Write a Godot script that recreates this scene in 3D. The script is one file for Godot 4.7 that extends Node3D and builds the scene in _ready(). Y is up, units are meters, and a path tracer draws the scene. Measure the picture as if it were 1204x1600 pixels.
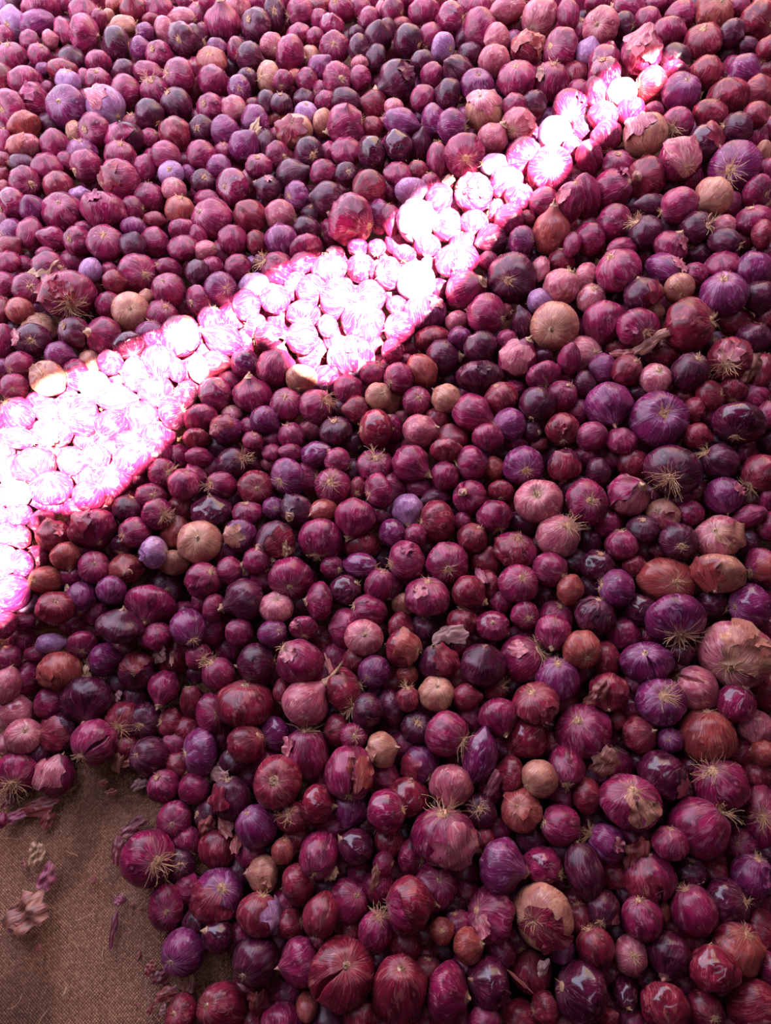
extends Node3D
# A heap of red onions on a burlap floor in a half-open shed; a sliver of sun falls through a gap in the roof.

const CAM := Vector3(0, 1.25, 0)
const CAM_PITCH := -63.0
const CAM_FOV := 67.38
const SUN_TOWARDS := Vector3(0.2678, 0.8629, 0.4285)      # direction to the sun
const SUN_ENERGY := 66.0
const SKY_ENERGY := 4.0
const EXPOSURE := 1.62
const ROOF_Y := 2.3

func _ready() -> void:
	# camera
	var cam := Camera3D.new()
	cam.name = "camera"
	cam.position = CAM
	cam.rotation_degrees = Vector3(CAM_PITCH, 0, 0)
	cam.fov = CAM_FOV
	cam.near = 0.02
	add_child(cam)
	cam.current = true
	# sky and exposure
	var env := Environment.new()
	env.background_mode = Environment.BG_SKY
	var sky_mat := ProceduralSkyMaterial.new()
	sky_mat.sky_top_color = Color(0.86, 0.88, 1.0)
	sky_mat.sky_horizon_color = Color(0.94, 0.95, 1.0)
	sky_mat.ground_bottom_color = Color(0.55, 0.47, 0.42)
	sky_mat.ground_horizon_color = Color(0.80, 0.76, 0.72)
	sky_mat.sun_angle_max = 0.0
	env.sky = Sky.new()
	env.sky.sky_material = sky_mat
	env.background_energy_multiplier = SKY_ENERGY
	env.tonemap_mode = Environment.TONE_MAPPER_LINEAR
	env.tonemap_exposure = EXPOSURE
	env.sdfgi_enabled = true
	env.ssao_enabled = true
	env.ssil_enabled = true
	var we := WorldEnvironment.new()
	we.name = "world_environment"
	we.environment = env
	add_child(we)
	# sun
	var sun := DirectionalLight3D.new()
	sun.name = "sun"
	sun.light_color = Color(1.0, 0.96, 0.90)
	sun.light_energy = SUN_ENERGY
	sun.light_angular_distance = 1.1
	sun.shadow_enabled = true
	sun.sky_mode = DirectionalLight3D.SKY_MODE_LIGHT_ONLY
	sun.look_at_from_position(SUN_TOWARDS * 10.0, Vector3.ZERO, Vector3.UP)
	add_child(sun)

	make_noises()
	make_materials()
	make_shed()
	make_burlap()
	make_heap_shapes()
	make_onions()
	make_heap()
	make_scraps()
	make_litter()

# ---------------------------------------------------------------- noise
var noise_a := FastNoiseLite.new()
var noise_b := FastNoiseLite.new()
var rng := RandomNumberGenerator.new()

func make_noises() -> void:
	noise_a.seed = 11
	noise_a.noise_type = FastNoiseLite.TYPE_SIMPLEX
	noise_a.fractal_type = FastNoiseLite.FRACTAL_NONE
	noise_a.frequency = 1.0
	noise_b.seed = 29
	noise_b.noise_type = FastNoiseLite.TYPE_SIMPLEX
	noise_b.fractal_type = FastNoiseLite.FRACTAL_FBM
	noise_b.fractal_octaves = 3
	noise_b.frequency = 1.0
	rng.seed = 4242

# ---------------------------------------------------------------- materials
const SKINS := ["m", "d", "r", "p", "k", "t", "o", "l"]
# per kind of skin: plain colour, deep streak colour, pale fibre colour, dry papery colour
const TONES := {
	"m": [Color(0.545, 0.098, 0.270), Color(0.330, 0.036, 0.152), Color(0.78, 0.52, 0.56), Color(0.62, 0.34, 0.40)],
	"d": [Color(0.335, 0.065, 0.180), Color(0.185, 0.028, 0.098), Color(0.60, 0.40, 0.44), Color(0.43, 0.25, 0.29)],
	"r": [Color(0.510, 0.110, 0.205), Color(0.320, 0.045, 0.110), Color(0.74, 0.46, 0.44), Color(0.64, 0.34, 0.32)],
	"p": [Color(0.470, 0.110, 0.300), Color(0.300, 0.050, 0.195), Color(0.76, 0.56, 0.68), Color(0.56, 0.36, 0.46)],
	"k": [Color(0.700, 0.340, 0.400), Color(0.520, 0.170, 0.260), Color(0.88, 0.74, 0.66), Color(0.76, 0.53, 0.48)],
	"t": [Color(0.700, 0.450, 0.370), Color(0.560, 0.280, 0.270), Color(0.86, 0.70, 0.57), Color(0.72, 0.52, 0.38)],
	"o": [Color(0.610, 0.250, 0.240), Color(0.440, 0.130, 0.155), Color(0.78, 0.54, 0.44), Color(0.66, 0.40, 0.33)],
	"l": [Color(0.640, 0.410, 0.560), Color(0.480, 0.260, 0.430), Color(0.84, 0.74, 0.80), Color(0.62, 0.46, 0.52)],
}
const VARIANTS := 4
const TW := 512
const TH := 256
var skin := {}        # "m0" .. -> StandardMaterial3D
var glossy := {}
var straw_mat: StandardMaterial3D
var dry_mats := []

func make_materials() -> void:
	var n := TW * TH
	for v in VARIANTS:
		var vein := PackedFloat32Array()
		var soft := PackedFloat32Array()
		var dry := PackedFloat32Array()
		var fibre := PackedFloat32Array()
		vein.resize(n)
		soft.resize(n)
		dry.resize(n)
		fibre.resize(n)
		var scuff := PackedFloat32Array()
		scuff.resize(n)
		var relief := PackedByteArray()
		relief.resize(n)
		var rough := PackedByteArray()
		rough.resize(n)
		var off := 17.0 * v
		for x in TW:
			var u := TAU * x / TW
			var cu := cos(u)
			var su := sin(u)
			for y in TH:
				var t := (y + 0.5) / TH
				var k := y * TW + x
				# veins run from pole to pole, wander a little, thin out here and there
				var w := 0.16 * noise_a.get_noise_3d(cu * 1.3, su * 1.3, t * 2.2 + off)
				var cw := cos(u + w)
				var sw := sin(u + w)
				var a := noise_a.get_noise_3d(cw * 10.0 + off, sw * 10.0, t * 0.5)
				var b := noise_a.get_noise_3d(cw * 26.0, sw * 26.0 + off, t * 1.4)
				var line := maxf(0.0, 1.0 - absf(a) * 7.0)
				var thin := maxf(0.0, 1.0 - absf(b) * 5.0)
				vein[k] = clampf(line * (0.75 + b) + 0.55 * thin, 0.0, 1.0)
				fibre[k] = b
				soft[k] = noise_b.get_noise_3d(cu * 1.1 + off, su * 1.1, t * 2.4)
				var d := noise_b.get_noise_3d(cu * 1.8, su * 1.8 + off, t * 3.4 - off)
				dry[k] = d + 0.18 * b
				var w2 := noise_b.get_noise_3d(cw * 5.0 + off, sw * 5.0, t * 7.0)
				scuff[k] = w2 + 0.25 * b
				relief[k] = clampi(int(128 + 55 * line + 40 * b + 30 * d), 0, 255)
				rough[k] = clampi(int(255 * (0.27 + 0.08 * b + (0.28 if dry[k] > 0.36 else 0.0) + 0.10 * soft[k])), 20, 255)
		var relief_tex := ImageTexture.create_from_image(Image.create_from_data(TW, TH, false, Image.FORMAT_L8, relief))
		var rough_tex := ImageTexture.create_from_image(Image.create_from_data(TW, TH, false, Image.FORMAT_L8, rough))
		var striped := v >= 2
		for s in SKINS:
			var tone: Array = TONES[s]
			var base: Color = tone[0]
			var deep: Color = tone[1]
			var pale: Color = tone[2]
			var papery: Color = tone[3]
			var px := PackedByteArray()
			px.resize(n * 3)
			for k in n:
				var t := (k / TW + 0.5) / TH
				var f := fibre[k]
				var c := base.lerp(deep, clampf(0.42 + 1.1 * soft[k] + 0.45 * f, 0.0, 1.0))
				if striped:
					c = c.lerp(pale, 0.50 * vein[k])
				else:
					c = c.lerp(deep.darkened(0.25), 0.60 * vein[k])
					c = c.lerp(pale, 0.30 * clampf(f * 1.6 - 0.25, 0.0, 1.0))
				# fibrous pale skin round the root, dry skin at the neck, flaking papery patches
				var e := 0.11 + 0.20 * f + 0.10 * soft[k]
				if t < e:
					c = c.lerp(pale, clampf((e - t) * 9.0, 0.0, 0.7))
				var g := 0.93 + 0.10 * f + 0.05 * soft[k]
				if t > g:
					c = c.lerp(papery, clampf((t - g) * 14.0, 0.0, 0.9))
				if dry[k] > 0.36:
					c = c.lerp(papery, clampf((dry[k] - 0.36) * 12.0, 0.0, 0.6))
				if scuff[k] > 0.42:
					c = c.lerp(pale, clampf((scuff[k] - 0.42) * 6.0, 0.0, 0.45))
				elif scuff[k] < -0.50:
					c = c.lerp(deep.darkened(0.35), clampf((-0.50 - scuff[k]) * 8.0, 0.0, 0.6))
				px[k * 3] = clampi(int(c.r * 255), 0, 255)
				px[k * 3 + 1] = clampi(int(c.g * 255), 0, 255)
				px[k * 3 + 2] = clampi(int(c.b * 255), 0, 255)
			var m := StandardMaterial3D.new()
			m.resource_name = "onion_skin_" + s + str(v)
			m.albedo_texture = ImageTexture.create_from_image(Image.create_from_data(TW, TH, false, Image.FORMAT_RGB8, px))
			m.roughness_texture = rough_tex
			m.roughness = 1.0
			m.metallic_specular = 0.42
			m.heightmap_enabled = true
			m.heightmap_texture = relief_tex
			m.heightmap_scale = 0.05
			skin[s + str(v)] = m
			var gl: StandardMaterial3D = m.duplicate()
			gl.resource_name = "bare_onion_skin_" + s + str(v)
			gl.roughness_texture = null
			gl.roughness = 0.17
			gl.metallic_specular = 0.5
			gl.heightmap_enabled = false
			glossy[s + str(v)] = gl
	straw_mat = plain(Color(0.76, 0.57, 0.44), 0.85)
	for c in [Color(0.66, 0.38, 0.33), Color(0.56, 0.19, 0.21), Color(0.72, 0.52, 0.40), Color(0.62, 0.26, 0.38), Color(0.44, 0.12, 0.19), Color(0.70, 0.46, 0.48)]:
		dry_mats.append(dry_skin(c))

func plain(c: Color, r: float) -> StandardMaterial3D:
	var m := StandardMaterial3D.new()
	m.albedo_color = c
	m.roughness = r
	return m

func dry_skin(c: Color) -> StandardMaterial3D:
	# veined dry onion skin, lit through a little as paper is
	var w := 128
	var px := PackedByteArray()
	px.resize(w * w * 3)
	for y in w:
		for x in w:
			var a := noise_a.get_noise_3d(x * 0.11, y * 0.012, c.g * 40.0)
			var b := noise_b.get_noise_3d(x * 0.030, y * 0.006, c.r * 50.0)
			var k := c.lerp(c.darkened(0.45), clampf(0.3 + 0.7 * a, 0.0, 1.0)).lerp(Color(0.84, 0.66, 0.52), clampf(0.1 + 0.7 * b, 0.0, 0.35))
			var i := (y * w + x) * 3
			px[i] = int(k.r * 255)
			px[i + 1] = int(k.g * 255)
			px[i + 2] = int(k.b * 255)
	var m := StandardMaterial3D.new()
	m.albedo_texture = ImageTexture.create_from_image(Image.create_from_data(w, w, false, Image.FORMAT_RGB8, px))
	m.roughness = 0.5
	m.cull_mode = BaseMaterial3D.CULL_DISABLED
	m.backlight_enabled = true
	m.backlight = Color(0.25, 0.10, 0.10)
	return m

# ---------------------------------------------------------------- setting
func structure(called: String, mesh: Mesh, m: Material, at: Vector3) -> MeshInstance3D:
	var o := MeshInstance3D.new()
	o.name = called
	o.mesh = mesh
	o.material_override = m
	o.position = at
	o.set_meta("kind", "structure")
	add_child(o, true)
	return o

func slab(size: Vector3) -> BoxMesh:
	var b := BoxMesh.new()
	b.size = size
	return b

func make_shed() -> void:
	var wall := plain(Color(0.34, 0.29, 0.26), 0.9)
	structure("floor", slab(Vector3(7.0, 0.12, 8.4)), plain(Color(0.40, 0.37, 0.34), 0.9), Vector3(0.0, -0.075, 0.2))
	# the right wall, with an unglazed window opening
	var sill := 1.35
	var lintel := 1.75
	structure("wall_right", slab(Vector3(0.15, sill + 0.01, 7.5)), wall, Vector3(1.95, sill / 2 - 0.005, 0.6))
	structure("wall_right", slab(Vector3(0.15, ROOF_Y + 0.1 - lintel, 7.5)), wall, Vector3(1.95, (ROOF_Y + 0.1 + lintel) / 2, 0.6))
	structure("wall_right", slab(Vector3(0.15, lintel - sill, 2.6)), wall, Vector3(1.95, (sill + lintel) / 2, -1.85))
	structure("wall_right", slab(Vector3(0.15, lintel - sill, 4.2)), wall, Vector3(1.95, (sill + lintel) / 2, 2.25))
	structure("wall_left", slab(Vector3(0.15, ROOF_Y + 0.1, 5.15)), wall, Vector3(-1.3, (ROOF_Y + 0.1) / 2 - 0.01, 1.87))
	structure("wall_front", slab(Vector3(4.2, ROOF_Y + 0.1, 0.15)), wall, Vector3(-0.1, (ROOF_Y + 0.1) / 2 - 0.01, 4.3))
	structure("wall_back", slab(Vector3(2.0, ROOF_Y + 0.1, 0.15)), wall, Vector3(1.05, (ROOF_Y + 0.1) / 2 - 0.01, -3.1))
	# the roof: one sheet, torn open along a ragged gap
	var roof := CSGBox3D.new()
	roof.name = "ceiling"
	roof.size = Vector3(3.7, 0.03, 5.6)
	roof.position = Vector3(1.15, ROOF_Y + 0.015, 1.65)
	roof.material = plain(Color(0.22, 0.19, 0.17), 0.8)
	roof.set_meta("kind", "structure")
	var gap := CSGPolygon3D.new()
	gap.name = "gap"
	gap.operation = CSGShape3D.OPERATION_SUBTRACTION
	var outline := PackedVector2Array()
	for p in ROOF_GAP.split(";"):
		var q := p.split_floats(",")
		outline.append(Vector2(q[0] - roof.position.x, -(q[1] - roof.position.z)))
	gap.polygon = outline
	gap.depth = 0.4
	gap.rotation_degrees = Vector3(-90, 0, 0)
	gap.position = Vector3(0, 0.2, 0)
	gap.material = roof.material
	# a tarpaulin hangs from the roof's far edge
	structure("wall_tarpaulin", slab(Vector3(3.7, 1.1, 0.02)), roof.material, Vector3(1.15, ROOF_Y - 0.55, -1.16))
	structure("ceiling", slab(Vector3(0.72, 0.03, 4.9)), roof.material, Vector3(-1.02, ROOF_Y + 0.05, 2.0))
	roof.add_child(gap)
	add_child(roof, true)

# height of the heap's top layer, and how far a place is from the bare burlap
var bare := PackedVector2Array()

func bare_distance(x: float, z: float) -> float:
	if bare.is_empty():
		for p in BARE.split(";"):
			var q := p.split_floats(",")
			bare.append(Vector2(q[0], q[1]))
	var at := Vector2(x, z)
	var best := 9.0
	for i in bare.size():
		best = minf(best, at.distance_to(Geometry2D.get_closest_point_to_segment(at, bare[i], bare[(i + 1) % bare.size()])))
	return -best if Geometry2D.is_point_in_polygon(at, bare) else best

func heap_height(x: float, z: float) -> float:
	var e := bare_distance(x, z)
	return 0.031 + 0.075 * smoothstep(0.018, 0.30, e) + (0.20 * smoothstep(-0.35, 1.0, x) * smoothstep(0.35, -1.2, z) + 0.05 * smoothstep(-0.3, -1.5, z)) * smoothstep(0.018, 0.23, e)

func make_burlap() -> void:
	var st := SurfaceTool.new()
	st.begin(Mesh.PRIMITIVE_TRIANGLES)
	var nx := 150
	var nz := 160
	var x0 := -1.85
	var z0 := -2.75
	var dx := 3.7 / nx
	var dz := 3.55 / nz
	for j in nz + 1:
		for i in nx + 1:
			var x := x0 + i * dx
			var z := z0 + j * dz
			var fold := noise_b.get_noise_2d(x * 2.2 + z * 2.0, (x - z) * 0.8)
			var y := 0.001 + 0.007 * (fold + 0.5) + 0.002 * noise_a.get_noise_2d(x * 14.0, z * 9.0)
			st.set_uv(Vector2(x * 0.78 + z * 0.62, z * 0.78 - x * 0.62))
			st.set_uv2(Vector2(x + 0.3 * z, z) * 0.9)
			st.add_vertex(Vector3(x, maxf(y, 0.0), z))
	for j in nz:
		for i in nx:
			var a := j * (nx + 1) + i
			for q in [a, a + 1, a + nx + 1, a + 1, a + nx + 2, a + nx + 1]:
				st.add_index(q)
	st.generate_normals()
	var w := 512
	var px := PackedByteArray()
	var hp := PackedByteArray()
	px.resize(w * w * 3)
	hp.resize(w * w)
	var cells := 32
	for y in w:
		for x in w:
			var cx := x * cells / w
			var cy := y * cells / w
			var fx := fposmod(float(x) * cells / w, 1.0)
			var fy := fposmod(float(y) * cells / w, 1.0)
			var over := (cx + cy) % 2 == 0
			# a thread over, the other under, each its own thickness and tone
			var id := cx * 7 + 3 if over else cy * 11 + 501
			var t := 0.5 + 0.5 * noise_a.get_noise_2d(id * 3.7, (cy if over else cx) * 0.4)
			var across := absf((fx if over else fy) - 0.5) * 2.0
			var along := absf((fy if over else fx) - 0.5) * 2.0
			var h := clampf((1.0 - across * across) * (1.0 - 0.55 * along * along) + 0.12 * noise_a.get_noise_2d(x * 0.9, y * 0.9), 0.0, 1.0)
			var c := Color(0.53, 0.34, 0.26).lerp(Color(0.72, 0.50, 0.39), t)
			if across > 0.86:
				c = c.darkened(0.35)
			var i := y * w + x
			px[i * 3] = int(c.r * 255)
			px[i * 3 + 1] = int(c.g * 255)
			px[i * 3 + 2] = int(c.b * 255)
			hp[i] = int(h * 255)
	# larger stains: damp and dusty patches with ragged borders
	var stains := NoiseTexture2D.new()
	var sn := FastNoiseLite.new()
	sn.seed = 5
	sn.frequency = 0.012
	sn.fractal_octaves = 5
	stains.noise = sn
	stains.width = 256
	stains.height = 256
	stains.seamless = true
	var ramp := Gradient.new()
	ramp.offsets = PackedFloat32Array([0.0, 0.42, 0.50, 0.62, 1.0])
	ramp.colors = PackedColorArray([Color(0.66, 0.62, 0.60), Color(0.80, 0.77, 0.75), Color(0.94, 0.92, 0.91), Color(1, 1, 1), Color(1, 0.97, 0.94)])
	stains.color_ramp = ramp
	var m := StandardMaterial3D.new()
	m.albedo_texture = ImageTexture.create_from_image(Image.create_from_data(w, w, false, Image.FORMAT_RGB8, px))
	m.heightmap_enabled = true
	m.heightmap_texture = ImageTexture.create_from_image(Image.create_from_data(w, w, false, Image.FORMAT_L8, hp))
	m.heightmap_scale = 0.16
	m.uv1_scale = Vector3(10.0, 10.0, 1)
	m.detail_enabled = true
	m.detail_blend_mode = BaseMaterial3D.BLEND_MODE_MUL
	m.detail_albedo = stains
	m.detail_uv_layer = BaseMaterial3D.DETAIL_UV_2
	m.roughness = 0.95
	var o := MeshInstance3D.new()
	o.name = "burlap_sheet"
	o.mesh = st.commit()
	o.material_override = m
	o.set_meta("label", "brown woven burlap sheet spread on the floor under the onion heap")
	o.set_meta("category", "burlap")
	add_child(o)

# ---------------------------------------------------------------- onion shapes
class Bulb:
	var s := 0.03      # radii: across, across, along the axis
	var b := 0.03
	var t := 0.03
	var neck := 0.12
	var dimple := 0.06
	var seed := 0.0
	var lump := 0.035
	var rib := 0.010
	var crumple := 0.0
	var cracks := []   # [longitude, from, to, depth]

func bulb_point(p: Bulb, th: float, u: float) -> Vector3:
	# th 0 at the root, PI at the neck; the axis is +y
	var k := th / PI
	var ring := sin(th)
	var y := -cos(th)
	var shoulder := smoothstep(0.70, 1.0, k)
	ring *= 1.0 - 0.20 * shoulder * (1.0 - shoulder) * 4.0 * p.neck * 3.0
	y += p.neck * shoulder * shoulder
	var root := 1.0 - smoothstep(0.0, 0.22, k)
	y += p.dimple * root * root
	ring = maxf(ring, 0.0)
	var d := Vector3(cos(u) * ring, y, sin(u) * ring)
	var n := noise_a.get_noise_3d(d.x * 1.1 + p.seed, d.y * 1.1, d.z * 1.1 - p.seed)
	var f := 1.0 + p.lump * n + p.rib * ring * noise_a.get_noise_3d(cos(u) * 3.2 + p.seed, sin(u) * 3.2, k * 0.5)
	if p.crumple > 0.0:
		f += p.crumple * noise_b.get_noise_3d(d.x * 1.9 - p.seed, d.y * 1.9, d.z * 1.9)
	for c in p.cracks:
		var du := absf(wrapf(u - c[0] - 0.07 * sin(k * 14.0 + p.seed), -PI, PI)) * maxf(ring, 0.15)
		var w := 0.11 * (1.0 - absf(2.0 * (k - c[1]) / (c[2] - c[1]) - 1.0)) if k > c[1] and k < c[2] else 0.0
		if du < w:
			f -= c[3] * (1.0 - du / w)
	return Vector3(d.x * p.s, d.y * p.b, d.z * p.t) * f

func bulb_arrays(p: Bulb, nu: int, nv: int) -> Array:
	var pos := PackedVector3Array()
	var nor := PackedVector3Array()
	var uv := PackedVector2Array()
	var idx := PackedInt32Array()
	var row := nu + 1
	for j in nv + 1:
		var th := PI * clampf(float(j) / nv, 0.004, 0.996)
		for i in nu + 1:
			pos.append(bulb_point(p, th, TAU * (i % nu) / nu))
			uv.append(Vector2(float(i) / nu, float(j) / nv))
	nor.resize(pos.size())
	for j in nv + 1:
		for i in nu + 1:
			var a := pos[maxi(j - 1, 0) * row + i]
			var b := pos[mini(j + 1, nv) * row + i]
			var c := pos[j * row + (i - 1 + nu) % nu]
			var d := pos[j * row + (i + 1) % nu]
			var n := (b - a).cross(d - c)
			nor[j * row + i] = n.normalized() if n.length_squared() > 1e-20 else Vector3(0, -1 if j == 0 else 1, 0)
	if nor[(nv / 2) * row].dot(pos[(nv / 2) * row]) < 0.0:
		for i in nor.size():
			nor[i] = -nor[i]
	for j in nv:
		for i in nu:
			var a := j * row + i
			idx.append_array([a, a + 1, a + row, a + 1, a + row + 1, a + row])
	var arrays := []
	arrays.resize(Mesh.ARRAY_MAX)
	arrays[Mesh.ARRAY_VERTEX] = pos
	arrays[Mesh.ARRAY_NORMAL] = nor
	arrays[Mesh.ARRAY_TEX_UV] = uv
	arrays[Mesh.ARRAY_INDEX] = idx
	return arrays

func mesh_of(arrays: Array) -> ArrayMesh:
	var m := ArrayMesh.new()
	m.add_surface_from_arrays(Mesh.PRIMITIVE_TRIANGLES, arrays)
	return m

# a tube along a line of points, its radius tapering
func tube(st: SurfaceTool, line: Array, r0: float, r1: float, sides: int) -> void:
	var rings := []
	for k in line.size():
		var dir: Vector3 = (line[mini(k + 1, line.size() - 1)] - line[maxi(k - 1, 0)]).normalized()
		var e := dir.cross(Vector3.UP if absf(dir.y) < 0.9 else Vector3.RIGHT).normalized()
		var g := dir.cross(e)
		var r := lerpf(r0, r1, float(k) / (line.size() - 1))
		var ring := []
		for i in sides:
			var a := TAU * i / sides
			ring.append([line[k] + (e * cos(a) + g * sin(a)) * r, e * cos(a) + g * sin(a), Vector2(float(i) / sides, float(k) / line.size())])
		rings.append(ring)
	for k in line.size() - 1:
		for i in sides:
			var i2 := (i + 1) % sides
			for q in [rings[k][i], rings[k][i2], rings[k + 1][i], rings[k][i2], rings[k + 1][i2], rings[k + 1][i]]:
				st.set_smooth_group(0)
				st.set_uv(q[2])
				st.add_vertex(q[0])

# the root end: a crusty disc with dry hairs, in the bulb's own axes (root at -y)
func root_tuft(st: SurfaceTool, p: Bulb, r: RandomNumberGenerator, hairs: int, length: float, disc: float, hair_width := 0.00033) -> void:
	var y := bulb_point(p, 0.05, 0.0).y
	var rad := disc * p.s
	var line := [Vector3(0, y + 0.10 * p.b, 0), Vector3(0, y - 0.025 * p.b, 0), Vector3(0.1 * rad, y - 0.05 * p.b, 0), Vector3(0.1 * rad, y - 0.055 * p.b, 0)]
	# crusty disc
	var rings := 4
	var prev := []
	for k in rings + 1:
		var ring := []
		var q := float(k) / rings
		for i in 10:
			var a := TAU * i / 10
			var rr := rad * q * (1.0 + 0.25 * noise_a.get_noise_2d(i * 3.1 + p.seed, k * 2.0))
			var surf := bulb_point(p, clampf(asin(clampf(rr / p.s, 0.0, 0.9)), 0.03, 1.2), a)
			var h := 0.06 * p.b * (1.0 - q * q) * (1.0 + noise_a.get_noise_2d(i * 5.0, k * 7.0 + p.seed)) + 0.004 * p.b
			ring.append(Vector3(cos(a) * rr, surf.y - h, sin(a) * rr))
		if k > 0:
			for i in 10:
				var i2 := (i + 1) % 10
				for v in [prev[i], ring[i], prev[i2], prev[i2], ring[i], ring[i2]]:
					st.set_smooth_group(0)
					st.set_uv(Vector2(v.x, v.z) / p.s)
					st.add_vertex(v)
		prev = ring
	for h in hairs:
		var a := r.randf() * TAU
		var rr := rad * sqrt(r.randf()) * 0.95
		var at := Vector3(cos(a) * rr, y - 0.03 * p.b, sin(a) * rr)
		var dir := Vector3(cos(a) * r.randf_range(0.2, 1.3), r.randf_range(-0.9, -0.15), sin(a) * r.randf_range(0.2, 1.3)).normalized()
		var curl := Vector3(r.randf_range(-1, 1), r.randf_range(-0.3, 0.5), r.randf_range(-1, 1)) * 0.5
		var l := length * p.s * r.randf_range(0.5, 1.15) / 5.0
		var hair := [at]
		for k in 5:
			dir = (dir + curl * 0.5 + Vector3(r.randf_range(-0.3, 0.3), r.randf_range(-0.2, 0.2), r.randf_range(-0.3, 0.3))).normalized()
			at += dir * l
			# hairs lie on the skin rather than run into it
			var flat := Vector2(at.x / p.s, at.z / p.t).length()
			if flat < 0.97:
				at.y = minf(at.y, -p.b * sqrt(1.0 - flat * flat) * 1.01 + (0.0 if flat > 0.3 else 0.0))
			hair.append(at)
		tube(st, hair, hair_width * 1.25, hair_width * 0.75, 3)

# a dry neck: a twisted, frayed stub at +y
func neck_stub(st: SurfaceTool, p: Bulb, r: RandomNumberGenerator, length: float, width: float, bend: float) -> void:
	var y := bulb_point(p, PI * 0.985, 0.0).y
	var line := []
	var side := Vector3(cos(r.randf() * TAU), 0, sin(r.randf() * TAU))
	var n := 7
	for k in n:
		var q := float(k) / (n - 1)
		line.append(Vector3(0, y - 0.10 * p.b + length * p.b * q, 0) + side * bend * p.b * q * q + Vector3(r.randf_range(-1, 1), 0, r.randf_range(-1, 1)) * 0.012 * p.b)
	var rings := []
	for k in n:
		var ring := []
		var q := float(k) / (n - 1)
		var w := width * p.s * (1.6 * (1.0 - q) * (1.0 - q) + 0.75 - 0.25 * q)
		for i in 9:
			var a := TAU * i / 9
			var rr := w * (1.0 + 0.30 * noise_a.get_noise_2d(i * 2.3 + p.seed, k * 0.5))
			var up := 0.0 if k < n - 1 else r.randf_range(-0.06, 0.07) * p.b
			ring.append(line[k] + Vector3(cos(a) * rr, up, sin(a) * rr))
		rings.append(ring)
	rings.append([])
	for i in 9:
		rings[n].append(line[n - 1] + Vector3(0, -0.03 * p.b, 0))
	for k in n:
		for i in 9:
			var i2 := (i + 1) % 9
			for v in [rings[k][i], rings[k][i2], rings[k + 1][i], rings[k][i2], rings[k + 1][i2], rings[k + 1][i]]:
				st.set_smooth_group(0)
				st.set_uv(Vector2(float(i) / 9, float(k) / n))
				st.add_vertex(v)

# a torn piece of outer skin lying over the bulb round a direction (bulb axes)
func skin_patch(st: SurfaceTool, p: Bulb, dir: Vector3, reach: float, lift: float, curl: float, sd: float) -> void:
	var e := dir.cross(Vector3.UP if absf(dir.y) < 0.9 else Vector3.RIGHT).normalized()
	var g := dir.cross(e)
	var rings := 7
	var n := 26
	var grid := []
	var turn := atan2(dir.z, dir.x) / TAU
	for k in rings + 1:
		var ring := []
		for i in n:
			var a := TAU * i / n
			var jag := 1.0 + 0.30 * noise_a.get_noise_2d(cos(a) * 0.9 + sd, sin(a) * 0.9 - sd) + 0.11 * noise_a.get_noise_2d(cos(a) * 3.5 + sd, sin(a) * 3.5)
			var q := reach * jag * k / rings
			var d := (dir * cos(q) + (e * cos(a) + g * sin(a)) * sin(q)).normalized()
			var th := acos(clampf(-d.y, -1.0, 1.0))
			var at := bulb_point(p, clampf(th, 0.05, PI - 0.05), atan2(d.z, d.x))
			var edge := pow(float(k) / rings, 3.0)
			var f := 1.0 + lift * (0.9 + 0.3 * edge) + curl * edge * maxf(0.0, 0.25 + noise_a.get_noise_2d(cos(a) * 1.1 - sd, sin(a) * 1.1 + sd)) + 0.006 * noise_a.get_noise_3d(d.x * 2.5 + sd, d.y * 2.5, d.z * 2.5)
			ring.append([at * f, Vector2(turn + wrapf(atan2(d.z, d.x) / TAU - turn, -0.5, 0.5), th / PI)])
		grid.append(ring)
	for k in rings:
		for i in n:
			var i2 := (i + 1) % n
			for v in [grid[k][i], grid[k][i2], grid[k + 1][i], grid[k][i2], grid[k + 1][i2], grid[k + 1][i]]:
				st.set_smooth_group(0)
				st.set_uv(v[1])
				st.add_vertex(v[0])

func tool() -> SurfaceTool:
	var st := SurfaceTool.new()
	st.begin(Mesh.PRIMITIVE_TRIANGLES)
	return st

func finished(st: SurfaceTool) -> ArrayMesh:
	st.generate_normals()
	return st.commit()

func part(parent: Node3D, called: String, mesh: Mesh, m: Material, xf: Transform3D) -> MeshInstance3D:
	var o := MeshInstance3D.new()
	o.name = called
	o.mesh = mesh
	o.material_override = m
	o.transform = xf
	parent.add_child(o, true)
	return o

# one line of the tables below: place (mm), axis, roll, radii (0.1 mm), skin, what shows, marks
class Row:
	var at: Vector3
	var axis: Vector3
	var basis: Basis
	var s: float
	var t: float
	var b: float
	var skin: String
	var end: String
	var marks: String
	var torn := Vector3.ZERO
	var torn_tone := ""
	var crack := Vector3.ZERO

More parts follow.
